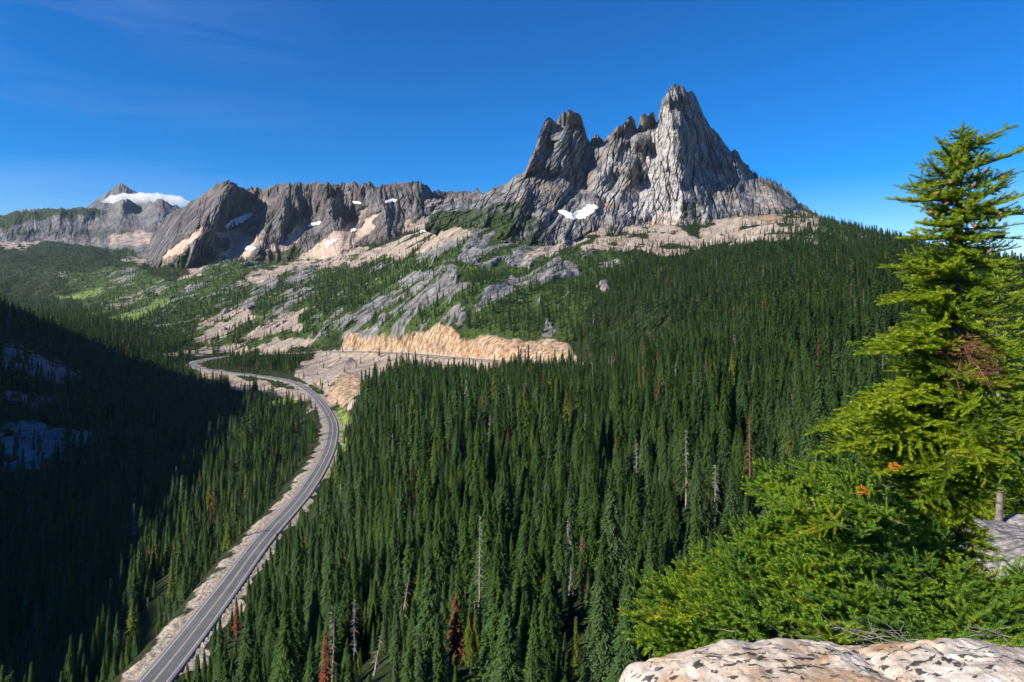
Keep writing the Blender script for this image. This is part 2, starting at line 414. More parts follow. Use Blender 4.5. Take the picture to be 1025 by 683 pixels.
U, S = np.meshgrid(us, ss)
Yt = np.exp(S); Xt = U * Yt
tanv = tan_at(U, S); Zt = tanv * Yt
PXt = CX + F * U; PYt = HOR - F * tanv
cov = cover(PXt, PYt, Yt, Xt, Yt)
def blur(a, k):
    for ax in (0, 1):
        c = np.cumsum(np.concatenate([np.repeat(np.take(a, [0], ax), k + 1, ax), a, np.repeat(np.take(a, [-1], ax), k, ax)], ax), ax)
        n = a.shape[ax]
        a = (np.take(c, np.arange(2 * k + 1, 2 * k + 1 + n), ax) - np.take(c, np.arange(0, n), ax)) / (2 * k + 1)
    return a
covb = np.stack([blur(c, 3) for c in cov])
# ribs of slab and hollows of brush run slantwise down the open slope
ca_, sa_ = 0.50, 0.866
along = Xt * ca_ + Yt * sa_; across = -Xt * sa_ + Yt * ca_
rib = ridged(across / 42 + 0.6 * fbm(Xt / 90, Yt / 90, 2, 600), along / 150, 4, 601, 0.55)
upper = sstep(820, 1000, Yt) * (1 - sstep(3000, 4000, Yt))
gr = covb[GREEN].copy(); ro = covb[ROCK].copy(); ta = covb[TALUS].copy()
patch = fbm(Xt / 120, Yt / 120, 4, 603)
covb[ROCK] = np.clip(ro * np.where(Yt < 820, sstep(-0.42, -0.02, fbm(Xt / 16, Yt / 16, 4, 630)), 0.2 + 1.0 * sstep(0.30, 0.70, rib)) + upper * gr * 1.1 * sstep(0.72, 0.9, rib + 0.4 * patch), 0, 1)
covb[TALUS] = np.clip(ta + upper * gr * 0.8 * sstep(0.40, 0.55, fbm(across / 30, along / 140, 4, 605) + 0.3 * patch), 0, 1)
tp_ = fbm(Xt / 55, Yt / 90, 4, 611); covb[TALUS] = covb[TALUS] * np.where(Yt > 1100, 0.35 + 0.65 * sstep(0.28, 0.05, tp_), 1)
covb[GREEN] = np.clip(gr + ro * upper * (1 - sstep(0.28, 0.62, rib)), 0, 1)
covb[MEADOW] = np.clip(covb[MEADOW] + 0.45 * upper * gr * sstep(0.15, 0.5, fbm(Xt / 70, Yt / 70, 3, 606)), 0, 1)
rdist, rheight, rsd = road_at(Xt, Yt)
# relief
far_w = sstep(40, 200, Yt)
rockw = np.clip(covb[ROCK] + 0.8 * covb[OCHRE], 0, 1)
ang = 0.9
Zt = Zt + far_w * fbm(Xt / 90, Yt / 90, 4, 3) * 5.0 * sstep(150, 700, Yt)
Zt = Zt + upper * np.clip(gr + ro + 0.3 * ta, 0, 1) * (rib * 3.5 + 9 * ridged(across / 120, along / 300, 3, 607))
Zt = Zt + rockw * sstep(300, 900, Yt) * (facets(across / 34, along / 90, 608) * 8 + facets(across / 12, along / 30, 609) * 3.5 + facets(across / 5, along / 9, 610) * 1.6)
Zt = Zt + np.clip(covb[TALUS], 0, 1) * fbm(Xt / 7, Yt / 7, 3, 13) * 0.9
Zt = Zt + sstep(1100, 2500, Yt) * ridged(Xt / 170, Yt / 260, 5, 15) * 16 * (1 - np.clip(covb[TALUS] + covb[MEADOW], 0, 1)) * (PXt < 420)
# the small granite dome above the road
k = np.exp(-(((PXt - 553) / 22) ** 2 + ((PYt - 284) / 12) ** 2)); Zt = Zt + k * 16 * ((Yt > 900) & (Yt < 1500))
Zt = Zt + sstep(2.5, 30, Yt) * (1 - far_w) * fbm(Xt / 4, Yt / 4, 4, 19) * 0.7 * (Yt > 9)
# bed for the road
w = 1 - sstep(7.5, 26, rdist)
Zt = Zt * (1 - w) + (rheight - 0.25 - 0.06 * np.clip(rdist - 6, 0, 20)) * w + w * sstep(6.5, 10, rdist) * fbm(Xt / 3, Yt / 3, 2, 21) * 0.7
gravel = np.clip((1 - sstep(7, np.where(rsd > 0, 14, 8.5), rdist + 8 * fbm(Xt / 15, Yt / 15, 2, 33))), 0, 1)

ZT = Zt
def ground_z(x, y):
    """height of the built sheet"""
    y = np.asarray(y, float); u = np.asarray(x, float) / y; s = np.log(y)
    fj = np.interp(s, ss, np.arange(ns_)); fi = np.interp(u, us, np.arange(nu_))
    i = np.clip(fi.astype(int), 0, nu_ - 2); j = np.clip(fj.astype(int), 0, ns_ - 2); a = fi - i; b = fj - j
    return (ZT[j, i] * (1 - a) + ZT[j, i + 1] * a) * (1 - b) + (ZT[j + 1, i] * (1 - a) + ZT[j + 1, i + 1] * a) * b
def cover_at(x, y):
    s = np.log(y); j = np.clip(np.interp(s, ss, np.arange(ns_)).round().astype(int), 0, ns_ - 1)
    i = np.clip(np.interp(x / y, us, np.arange(nu_)).round().astype(int), 0, nu_ - 1)
    return covb[:, j, i]

# ------------------------------------------------------------------ terrain material
nt = NT('ground_cover')
A = nt.chan('cover_a'); B = nt.chan('cover_b')
n_big = nt.noise(0.02, 5); n_mid = nt.noise(0.11, 5, 0.6); n_fine = nt.noise(0.7, 4, 0.65)
n_tiny = nt.noise(9.0, 4, 0.6)
soil = nt.ramp(n_mid, (0.3, (0.012, 0.020, 0.007)), (0.55, (0.024, 0.036, 0.012)), (0.8, (0.05, 0.055, 0.025)))
shrub = nt.ramp(n_fine, (0.25, (0.014, 0.032, 0.007)), (0.5, (0.042, 0.075, 0.016)), (0.8, (0.095, 0.125, 0.034)))
meadow = nt.ramp(n_mid, (0.3, (0.09, 0.17, 0.03)), (0.7, (0.22, 0.27, 0.07)))
streak = nt.noise(0.05, 6, 0.62, stretch=((1.0, 1.0, 0.3), (0.0, 0.5, 0.6)))
streak = nt.mix(0.5, streak, nt.noise(0.12, 5, 0.6, co=nt.attr('fall_line').outputs['Vector']))
rock = nt.ramp(streak, (0.3, (0.07, 0.07, 0.075)), (0.47, (0.15, 0.15, 0.155)), (0.62, (0.31, 0.30, 0.285)), (0.8, (0.24, 0.19, 0.14)))
rock = nt.mix(nt.math('MULTIPLY', nt.ramp(n_fine, (0.3, 1.0), (0.5, 0.0)), 0.75), rock, (0.045, 0.045, 0.047))
fall = nt.attr('fall_line').outputs['Vector']
talus = nt.ramp(nt.noise(0.075, 6, 0.62, co=fall), (0.3, (0.20, 0.155, 0.12)), (0.5, (0.37, 0.30, 0.24)), (0.7, (0.48, 0.43, 0.375)))
talus = nt.mix(nt.math('MULTIPLY', nt.ramp(n_fine, (0.35, 1.0), (0.52, 0.0)), 0.6), talus, (0.14, 0.11, 0.085))
ochre = nt.ramp(nt.noise(0.16, 6, 0.65, stretch=((1.0, 1.0, 0.45), (0.1, 0.2, 0.0))), (0.30, (0.11, 0.065, 0.035)), (0.43, (0.28, 0.175, 0.10)), (0.56, (0.45, 0.335, 0.215)), (0.72, (0.56, 0.48, 0.385)))
ochre = nt.mix(nt.math('MULTIPLY', nt.ramp(n_fine, (0.36, 1.0), (0.47, 0.0)), 0.8), ochre, (0.07, 0.045, 0.028))
ochre = nt.mix(nt.math('MULTIPLY', nt.ramp(n_mid, (0.54, 0.0), (0.62, 1.0)), 0.75), ochre, rock)
gravel_c = nt.ramp(n_fine, (0.3, (0.13, 0.11, 0.09)), (0.5, (0.33, 0.28, 0.23)), (0.7, (0.5, 0.45, 0.39)))
col = nt.mix(soft(nt, A[2], n_mid, 0.5), soil, shrub)
col = nt.mix(soft(nt, B[1], n_mid, 0.5), col, meadow)
col = nt.mix(soft(nt, A[0], n_mid, 0.25), col, rock)
talus = nt.mix(nt.math('MULTIPLY', nt.ramp(n_big, (0.45, 0.0), (0.62, 1.0)), 0.25), talus, rock)
col = nt.mix(soft(nt, A[1], nt.mix(0.55, n_mid, n_big), 0.22), col, talus)
col = nt.mix(soft(nt, B[0], n_mid, 0.3), col, ochre)
col = nt.mix(soft(nt, B[2], n_fine, 0.4), col, gravel_c)
bmp = nt.bump(nt.math('ADD', n_mid, nt.math('MULTIPLY', n_fine, 0.4)), 0.9, 2.2)
TERRAIN_MAT = nt.done(nt.bsdf(col, 0.9, bmp, 0.15).outputs[0])

# blasted blocks stand out of the road cut
blk = blur(covb[OCHRE], 2) * sstep(9, 14, rdist)
Yv = Yt - blk * (facets(Xt / 11, Zt / 7, 620) * 5.5 + facets(Xt / 4.2, Zt / 3.2, 621) * 2.2 + 2)
one = np.ones(Zt.shape)
ca = np.stack([covb[ROCK], covb[TALUS], covb[GREEN], one], -1).reshape(-1, 4)
cb = np.stack([covb[OCHRE], covb[MEADOW], gravel, one], -1).reshape(-1, 4)
terrain = mesh_obj('terrain', np.stack([Xt, Yv, Zt], -1).reshape(-1, 3), grid_faces(ns_, nu_), TERRAIN_MAT, None, False, {'cover_a': ca, 'cover_b': cb, 'fall_line': np.stack([across, along * 0.16, 0 * across, one], -1).reshape(-1, 4)})
tag(terrain, 'forested valley floor and slopes with pale scree', kind='structure')

# ------------------------------------------------------------------ road
def ribbon(offs, lift, name, mat):
    t = np.gradient(road_line, axis=0)[:, :2]; t /= np.linalg.norm(t, axis=1, keepdims=True)
    nrm = np.stack([t[:, 1], -t[:, 0]], 1)        # to the right of travel
    cols_ = []
    for o, dz in offs:
        p = road_line.copy(); p[:, :2] += nrm * o; p[:, 2] += lift + dz; cols_.append(p)
    v = np.stack(cols_, 1)
    dist = np.concatenate([[0], np.cumsum(np.linalg.norm(np.diff(road_line, axis=0), axis=1))])
    attr = {'across': np.tile(np.array([o for o, _ in offs], float), len(road_line)), 'along': np.repeat(dist, len(offs))}
    return mesh_obj(name, v.reshape(-1, 3), grid_faces(len(road_line), len(offs)), mat, None, True, attr)
nt = NT('asphalt')
ac = nt.attr('across').outputs['Fac']; al = nt.attr('along').outputs['Fac']
cv_ = nt.n('ShaderNodeCombineXYZ'); nt.link(nt.math('MULTIPLY', ac, 2.2), cv_.inputs[0]); nt.link(nt.math('MULTIPLY', al, 0.02), cv_.inputs[1])
lane = nt.noise(1.0, 3, 0.6, co=cv_.outputs[0])
fine = nt.noise(0.6, 4)
base = nt.ramp(lane, (0.35, (0.075, 0.08, 0.09)), (0.5, (0.14, 0.145, 0.155)), (0.65, (0.21, 0.215, 0.225)))
base = nt.mix(nt.math('MULTIPLY', nt.ramp(nt.noise(0.06, 5, 0.7), (0.5, 0.0), (0.56, 1.0)), 0.35), base, (0.07, 0.072, 0.078))
base = nt.mix(nt.math('MULTIPLY', fine, 0.3), base, (0.06, 0.06, 0.065))
edge = nt.ramp(nt.math('ABSOLUTE', nt.math('MULTIPLY', ac, 0.1)), (0.37, 0.0), (0.40, 1.0))
base = nt.mix(nt.math('MULTIPLY', edge, 0.55), base, (0.24, 0.22, 0.20))
ROADMAT = nt.done(nt.bsdf(base, 0.85).outputs[0])
road = ribbon([(-5.2, -0.5), (-4.9, 0), (-4.2, 0), (-2.2, 0.03), (0, 0.06), (2.2, 0.03), (4.2, 0), (4.9, 0), (5.2, -0.5)], 0.12, 'road', ROADMAT)
tag(road, 'two lane grey asphalt mountain highway with hairpin bend', kind='structure')
nt = NT('white_road_paint')
wn = nt.noise(0.9, 3)
WPAINT = nt.done(nt.bsdf(nt.ramp(wn, (0.3, (0.45, 0.45, 0.44)), (0.6, (0.78, 0.78, 0.76))), 0.7).outputs[0])
nt = NT('yellow_road_paint')
YPAINT = nt.done(nt.bsdf(nt.ramp(nt.noise(0.9, 3), (0.3, (0.36, 0.32, 0.20)), (0.6, (0.58, 0.53, 0.38))), 0.7).outputs[0])
for name, spans, m in (('road_marking', ((-3.66, -3.48), (3.48, 3.66)), WPAINT), ('road_marking', ((-0.28, -0.1), (0.1, 0.28)), YPAINT)):
    vs, fs, nn = [], [], 0
    for a, b in spans:
        z0 = 0.06 - 0.06 * abs(a) / 4.4 + 0.02
        o = ribbon([(a, z0), (b, z0)], 0.12, 'tmp', None)
        v = np.empty(len(o.data.vertices) * 3, np.float32); o.data.vertices.foreach_get('co', v)
        vs.append(v.reshape(-1, 3)); fs.append(grid_faces(len(road_line), 2) + nn); nn += len(v) // 3
        me = o.data; bpy.data.objects.remove(o); bpy.data.meshes.remove(me)
    tag(mesh_obj(name, np.concatenate(vs), np.concatenate(fs), m), 'white edge lines' if m is WPAINT else 'double yellow centre line', kind='structure')
# ------------------------------------------------------------------ mountains: rock faces with real depth, sculpted from crest and gully lines
def rock_mat(name, dark, mid, pale, warm, scale, veg=True):
    nt = NT(name)
    A = nt.chan('cover_a')              # r scree/warm, g plants, b paler rock
    n1 = nt.noise(scale, 6, 0.62); n2 = nt.noise(scale * 4.5, 6, 0.65); n3 = nt.noise(scale * 20, 3, 0.6)
    st = nt.noise(scale * 2.4, 6, 0.65, stretch=((1.0, 0.6, 0.22), (0.0, 0.25, 0.0)))
    c = nt.ramp(st, (0.27, dark), (0.45, mid), (0.60, pale), (0.8, mid))
    c = nt.mix(nt.math('MULTIPLY', nt.ramp(n1, (0.50, 0.0), (0.64, 1.0)), 0.75), c, warm)
    c = nt.mix(soft(nt, A[2], st, 0.8), c, nt.ramp(n2, (0.3, tuple(x * 0.62 for x in pale)), (0.5, tuple(x * 1.35 for x in pale)), (0.7, (0.42, 0.40, 0.375))))
    c = nt.mix(nt.math('MULTIPLY', nt.ramp(n2, (0.36, 1.0), (0.47, 0.0)), 0.7), c, dark)
    sc = nt.ramp(n2, (0.3, (0.27, 0.19, 0.145)), (0.5, (0.41, 0.315, 0.25)), (0.7, (0.47, 0.41, 0.35)))
    c = nt.mix(soft(nt, nt.math('MULTIPLY', A[0], 0.85), nt.mix(0.5, n2, n1), 0.3), c, sc)
    g = nt.ramp(n3, (0.3, (0.010, 0.022, 0.007)), (0.7, (0.05, 0.075, 0.020)))
    c = nt.mix(soft(nt, A[1], nt.mix(0.5, n2, n1), 0.2), c, g)
    b = nt.bump(nt.math('ADD', n2, nt.math('MULTIPLY', n3, 0.12)), 0.6, 0.06 / scale)
    return nt.done(nt.bsdf(c, 0.88, b, 0.2).outputs[0])

ROCK_LB = rock_mat('weathered_granite', (0.022, 0.024, 0.029), (0.095, 0.099, 0.108), (0.235, 0.233, 0.23), (0.21, 0.165, 0.12), 0.012)
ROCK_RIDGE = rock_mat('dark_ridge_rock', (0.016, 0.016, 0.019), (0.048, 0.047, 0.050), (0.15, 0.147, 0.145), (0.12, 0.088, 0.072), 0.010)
ROCK_FAR = rock_mat('far_ridge_rock', (0.035, 0.037, 0.045), (0.085, 0.09, 0.10), (0.17, 0.17, 0.17), (0.16, 0.115, 0.09), 0.006)

FACES = {}
def rock_face(name, label, top, base, ctrl, mat, nu, nv, jag, radial, amp, paints, back=350, under=14, boost=0.0, crack=1.0, seed=0):
    top = np.array(top, float); base = np.array(base, float); ctrl = np.array(ctrl, float)
    px = np.linspace(top[0, 0], top[-1, 0], nu)
    tp = np.interp(px, top[:, 0], top[:, 1]); bs = np.interp(px, base[:, 0], base[:, 1]) + under
    tp = tp + jag * (fbm(px / 5.0, px * 0 + .5, 3, 60 + seed) - 0.12) - jag * 0.9 * (facets(px / 5.5, px * 0 + .3, 61 + seed) + 0.1) - jag * 0.5 * facets(px / 2.2, px * 0 + .3, 62 + seed)
    bs = np.maximum(bs, tp + 2)
    v = np.linspace(0, 1, nv)[:, None]
    PX = np.broadcast_to(px, (nv, nu)).copy(); PY = bs + (tp - bs) * v
    t = TPS(np.stack([ctrl[:, 0] / 100, ctrl[:, 1] / 100], 1), ctrl[:, 2], 2e-4)
    D = t(np.stack([PX.ravel() / 100, PY.ravel() / 100], 1)).reshape(PX.shape)
    if boost:
        Am = np.stack([np.ones(D.size), PX.ravel(), PY.ravel()], 1); co_ = np.linalg.lstsq(Am, D.ravel(), rcond=None)[0]
        D = D + boost * (D - (Am @ co_).reshape(D.shape)) * sstep(0, .15, v)
    # fine relief: ribs and gullies that fan down from the crest, broken by ledges
    cx, cy, kphi = radial
    phi = np.arctan2(PX - cx, PY - cy); rho = np.hypot(PX - cx, PY - cy)
    wx = fbm(PX / 30, PY / 40, 3, 70 + seed) * 0.022
    q = (phi + wx) * kphi
    fade = sstep(0, 0.05, 1 - v) * 0.8 + 0.2
    wy = fbm(PX / 14, PY / 14, 3, 75 + seed) * 0.12
    rel = amp[0] * ridged(q / 2.2, rho / 90, 2, 80 + seed, 0.5)
    rel = rel + amp[1] * 2.0 * facets(q / 2.2 + wy, rho / 62 + wy, 90 + seed) + amp[1] * 0.9 * facets(q * 1.0 + wy * 2, rho / 24 + wy, 94 + seed) + amp[2] * 1.3 * facets(q * 2.4 + wy * 3, rho / 8 + wy * 2, 98 + seed)
    rel = rel - crack * amp[1] * 0.8 * np.exp(-(perlin(q * 1.1 + wy * 2, rho / 75, 140 + seed) / 0.05) ** 2) - crack * amp[1] * 0.4 * np.exp(-(perlin(q * 1.6 + rho / 14, rho / 60, 145 + seed) / 0.045) ** 2)
    rel = rel + amp[2] * 0.5 * fbm(PX / 2.2, PY / 2.6, 3, 100 + seed, 0.6)
    M = {k: np.zeros(PX.shape) for k in ('scree', 'plants', 'pale')}
    qx = PX + 9 * fbm(PX / 12, PY / 12, 5, 120 + seed, 0.65); qy = PY + 8 * fbm(PX / 12, PY / 12, 5, 130 + seed, 0.65)
    for k, st, poly in paints:
        m = in_poly(qx, qy, poly); M[k][m] = np.maximum(M[k][m], st)
    M = {k: blur(a, 3) for k, a in M.items()}
    rel = rel * (1 - 0.8 * np.clip(M['scree'], 0, 1))
    D = D - rel * fade
    P = np.stack([(PX - CX) / F * D, D, (HOR - PY) / F * D], -1)
    # the side away from the viewer
    nb = 10; crest = P[-1]; rows = []
    for i in range(1, nb + 1):
        f = i / nb; r = crest.copy(); r[:, 1] += back * f; r[:, 2] -= back * (0.35 * f + 0.9 * f * f) - 10 * fbm(px / 6, px * 0 + i, 3, 5)
        r[:, 0] += crest[:, 0] / crest[:, 1] * back * f * 0.6
        rows.append(r)
    V = np.concatenate([P, np.array(rows)], 0)
    z4 = np.zeros((nb, nu))
    ca = np.stack([np.concatenate([M['scree'], z4]), np.concatenate([M['plants'], z4]), np.concatenate([M['pale'], z4]), np.ones((nv + nb, nu))], -1)
    o = mesh_obj(name, V.reshape(-1, 3), grid_faces(nv + nb, nu), mat, None, False, {'cover_a': ca.reshape(-1, 4)})
    tag(o, label, kind='structure')
    FACES[label] = (PX, PY, P, M)
    return o

# --- the spired granite massif
LB_TOP = [(425, 203), (440, 200), (460, 199), (480, 197), (500, 188), (508, 184), (517, 177), (525, 174), (532, 157), (540, 136), (547, 118.5), (550, 118.5), (554, 124), (557, 126), (560, 117), (569, 111), (576, 113),
          (582, 119), (586, 132), (588, 140), (590.5, 144), (593, 139), (596, 135.5), (599, 137), (601, 140), (604, 144), (607, 140), (609, 135), (611, 134), (618, 128), (624, 125.5), (628, 120.5), (632, 117), (635, 120), (637, 130), (638.5, 130), (640.5, 120.5), (643, 117), (646, 114), (649, 116.5), (652, 113.8), (655, 116),
          (657, 124), (658.5, 123), (659.5, 115), (661.6, 105), (666.7, 95), (671.7, 87.5), (677, 84.8), (683.5, 86.8), (689, 93), (693.6, 95), (699, 102), (705, 119), (715.5, 132), (725.6, 144.7), (732, 151), (737.4, 151), (742.4, 161),
          (752.5, 172.7), (759, 178), (769, 181), (779.5, 186), (789.6, 195), (803, 206), (816.5, 215), (826, 222)]
LB_BASE = [(425, 205), (440, 211), (460, 218), (480, 225), (500, 234), (520, 244), (545, 252), (557, 220), (575, 214), (591, 206), (628, 212), (645, 221), (668, 230), (690, 242), (702, 238), (715, 224), (736, 217), (756, 213), (793, 220), (826, 228)]
LB_CTRL = [
 # foot of the wall
 (425, 215, 1760), (440, 225, 1700), (480, 240, 1560), (520, 252, 1440), (545, 254, 1430), (557, 218, 1640), (591, 206, 1700), (628, 212, 1660), (645, 222, 1630), (668, 230, 1580), (690, 242, 1520), (702, 238, 1515), (715, 224, 1600), (736, 217, 1650), (756, 213, 1680), (793, 220, 1680), (826, 228, 1650),
 # great tower: arete, lit wall on its left, dark flank on its right
 (677, 85, 1975), (670, 100, 1915), (672, 125, 1850), (674, 150, 1800), (680, 175, 1740), (688, 200, 1660), (696, 222, 1570),
 (662, 106, 2030), (657, 122, 2080), (651, 150, 1990), (642, 180, 1880), (634, 204, 1720), (660, 165, 1850), (655, 200, 1720), (665, 210, 1670),
 (699, 103, 2100), (706, 120, 2120), (716, 133, 2130), (726, 145, 2130), (738, 152, 2100), (752, 173, 2070), (780, 187, 1990), (803, 206, 1870),
 (690, 115, 2010), (698, 145, 1980), (708, 170, 1920), (716, 192, 1840), (712, 210, 1690), (722, 206, 1760),
 (722, 158, 2020), (730, 176, 1900), (738, 198, 1780), (742, 210, 1700), (748, 195, 1880), (756, 200, 1800), (768, 188, 1930), (770, 203, 1760), (786, 205, 1770), (795, 212, 1740),
 # the row of spires
 (646, 116, 1980), (640, 140, 1900), (630, 170, 1810), (620, 198, 1710), (656, 117, 2030), (650, 132, 2010),
 (638, 130, 2120), (629, 150, 2010), (617, 178, 1890), (607, 203, 1740),
 (632, 118, 2010), (620, 128, 1970), (609, 150, 1900), (599, 178, 1810), (594, 202, 1710),
 (604, 144, 2120), (596, 162, 2020), (586, 187, 1900), (578, 207, 1730),
 (576, 113, 1985), (569, 112, 1965), (562, 140, 1890), (556, 165, 1810), (560, 192, 1740),
 (585, 125, 2080), (588, 140, 2090), (580, 155, 1990), (573, 178, 1890),
 (557, 125, 2090), (550, 147, 1990), (543, 176, 1860),
 (548, 119, 1975), (540, 142, 1890), (531, 165, 1800), (524, 190, 1720),
 (525, 175, 1880), (517, 178, 1880), (500, 189, 1860), (480, 198, 1830), (460, 200, 1820), (440, 201, 1800), (425, 204, 1800),
 # lower left shoulder
 (512, 205, 1650), (498, 215, 1590), (480, 222, 1570), (460, 222, 1620), (530, 215, 1600), (540, 232, 1500), (552, 205, 1700), (560, 235, 1500), (575, 240, 1490), (545, 218, 1600),
]
LB_PAINT = [
 ('pale', .85, [(655, 125), (668, 96), (674, 130), (678, 165), (688, 200), (672, 222), (645, 222), (628, 212), (632, 200), (642, 172)]),
 ('pale', 1.0, [(640, 190), (660, 185), (680, 205), (690, 225), (668, 230), (628, 214)]),
 ('pale', .55, [(600, 165), (625, 150), (640, 140), (630, 180), (615, 205), (592, 204)]),
 ('pale', .6, [(700, 210), (712, 205), (706, 225), (692, 240), (688, 225)]),
 ('scree', .6, [(708, 172), (722, 175), (726, 182), (714, 182)]), ('scree', .6, [(660, 208), (690, 222), (668, 234), (640, 226)]),
 ('scree', .55, [(758, 188), (766, 184), (772, 195), (778, 210), (768, 212), (760, 200)]),
 ('scree', .75, [(790, 212), (800, 206), (815, 214), (812, 224), (795, 222)]), ('scree', .5, [(585, 198), (600, 196), (612, 208), (590, 210)]),
 ('scree', .5, [(690, 168), (694, 172), (682, 200), (674, 208), (676, 200)]),
 ('plants', .55, [(425, 215), (470, 208), (520, 200), (545, 225), (545, 260), (425, 260)]),
 ('plants', .6, [(440, 225), (470, 218), (500, 210), (520, 225), (500, 245), (440, 250)]),
 ('plants', .5, [(680, 205), (702, 195), (706, 215), (700, 235), (686, 230)]), ('plants', .5, [(752, 177), (780, 187), (820, 217), (810, 217), (780, 196)]),
]
rock_face('mountain', 'spired grey granite mountain above the forest', LB_TOP, LB_BASE, LB_CTRL, ROCK_LB, 820, 330, 2.6, (655, -60, 26), (30, 25, 13), LB_PAINT, boost=0.0, crack=1.2, under=26, seed=1)

# --- the long dark ridge to its left
RG_TOP = [(146, 250), (152, 240), (158, 231), (164, 221), (176, 211.5), (187, 206), (199, 200), (211, 191), (218, 183.7), (226, 181), (234, 185), (246, 191), (255, 188), (264, 191), (279, 187), (294, 186.5), (309, 185), (323, 185),
          (338, 186.6), (355, 184.5), (367, 185.5), (379, 186.6), (390, 184.5), (408, 185), (420, 182.8), (426, 186.6), (433, 192.5), (443, 193.4), (455, 194), (467, 192.5), (478, 191), (484, 195), (490, 191), (502, 186.6), (518, 179), (530, 182)]
RG_BASE = [(146, 266), (165, 274), (200, 278), (222, 264), (250, 277), (279, 270), (323, 260), (367, 252), (396, 243), (432, 230), (455, 224), (490, 216), (530, 210)]
RG_CTRL = [
 (146, 250, 3000), (146, 266, 2650), (165, 274, 2520), (200, 278, 2380), (222, 265, 2420), (250, 277, 2260), (279, 270, 2230), (323, 260, 2180), (367, 252, 2170), (396, 243, 2160), (432, 230, 2180), (455, 224, 2180), (490, 216, 2160), (530, 210, 2150),
 (164, 222, 3080), (187, 206, 3020), (211, 192, 2950), (226, 182, 2900), (246, 191, 2980), (264, 191, 2960), (294, 187, 2900), (323, 185, 2840), (355, 185, 2780), (390, 185, 2720), (420, 183, 2660), (443, 193, 2720), (478, 191, 2640), (518, 180, 2560), (530, 182, 2560),
 (225, 200, 2740), (215, 215, 2640), (195, 228, 2600), (180, 245, 2540), (168, 258, 2520), (205, 250, 2480), (190, 262, 2430),
 (240, 205, 2900), (245, 222, 2820), (232, 240, 2640), (262, 215, 2780), (270, 232, 2560), (258, 248, 2420), (285, 210, 2700), (290, 235, 2560), (305, 222, 2700), (315, 240, 2440), (335, 212, 2620), (345, 235, 2380),
 (360, 215, 2640), (352, 225, 2600), (375, 205, 2560), (388, 215, 2420), (385, 232, 2280), (402, 205, 2500), (412, 215, 2400), (418, 200, 2480), (430, 212, 2440), (445, 212, 2440), (460, 208, 2460), (480, 205, 2380), (505, 198, 2340),
]
RG_PAINT = [
 ('scree', .8, [(345, 226), (352, 221), (357, 226), (332, 251), (300, 266), (280, 270), (300, 254)]), ('scree', .7, [(375, 211), (383, 208), (373, 231), (350, 250), (336, 254), (353, 235)]),
 ('scree', .7, [(300, 221), (308, 216), (301, 239), (284, 258), (260, 268), (278, 248)]), ('scree', .6, [(262, 226), (269, 221), (263, 243), (250, 260), (238, 264)]), ('plants', .55, [(225, 262), (262, 252), (300, 246), (300, 268), (225, 284)]),
 ('scree', .6, [(410, 226), (432, 208), (444, 204), (440, 216), (420, 236), (398, 246)]),
 ('scree', .7, [(255, 264), (270, 245), (284, 240), (276, 264)]), ('scree', .6, [(395, 242), (405, 222), (413, 214), (411, 234)]), ('scree', .6, [(318, 262), (330, 248), (342, 244), (338, 262)]),
 ('scree', .9, [(212, 232), (240, 228), (256, 240), (250, 252), (232, 262), (205, 268), (222, 252), (232, 242)]),
 ('scree', .8, [(164, 255), (180, 242), (205, 225), (215, 228), (190, 246), (172, 262), (160, 272)]),
 ('scree', .9, [(300, 262), (335, 244), (345, 226), (352, 224), (350, 240), (330, 262), (290, 274)]),
 ('scree', .6, [(350, 222), (362, 208), (372, 205), (362, 222), (352, 232)]), ('scree', .5, [(258, 208), (264, 192), (270, 200), (268, 215), (260, 228)]),
 ('scree', .8, [(425, 232), (450, 216), (462, 214), (458, 226), (430, 240), (400, 248)]), ('scree', .4, [(285, 235), (320, 215), (345, 205), (340, 215), (310, 232), (290, 245)]),
 ('pale', .5, [(188, 240), (200, 232), (212, 236), (196, 250), (180, 262)]), ('pale', .5, [(335, 196), (350, 190), (345, 205), (330, 212)]), ('pale', .4, [(400, 205), (410, 195), (414, 215), (402, 222)]),
 ('plants', .5, [(150, 262), (190, 252), (215, 250), (235, 262), (215, 282), (150, 284)]), ('plants', .45, [(262, 258), (300, 252), (320, 246), (318, 262), (262, 282)]), ('plants', .5, [(345, 252), (375, 244), (395, 238), (400, 250), (345, 262)]),
]
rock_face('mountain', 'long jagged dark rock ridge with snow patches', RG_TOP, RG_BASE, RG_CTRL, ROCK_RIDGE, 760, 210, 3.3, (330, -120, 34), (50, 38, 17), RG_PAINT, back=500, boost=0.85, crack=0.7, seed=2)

# --- crags and a plateau far off
CR_TOP = [(-30, 224), (0, 217), (17, 212), (30, 210), (44, 209.5), (62, 210), (82, 208.6), (100, 211), (113, 206), (120, 202), (125, 200), (133, 203), (138, 207), (145, 206), (148, 201.5), (152, 204), (158, 201), (163, 201), (170, 205), (178, 208), (190, 212), (205, 216)]
CR_BASE = [(-30, 262), (0, 258), (60, 258), (100, 254), (130, 244), (160, 244), (205, 246)]
CR_CTRL = [(-30, 262, 3400), (0, 258, 3500), (60, 258, 3500), (100, 254, 3550), (130, 244, 3700), (160, 244, 3650), (205, 246, 3600), (-30, 224, 4700), (0, 217, 4750), (44, 210, 4800), (82, 209, 4850), (113, 207, 5100), (125, 200, 5000), (138, 207, 5200), (150, 203, 5000), (163, 202, 4900), (178, 208, 5000), (205, 216, 5000),
 (20, 228, 4300), (60, 226, 4350), (90, 226, 4500), (120, 222, 4500), (140, 226, 4300), (160, 222, 4300), (45, 238, 4200), (90, 238, 4150), (150, 236, 3900)]
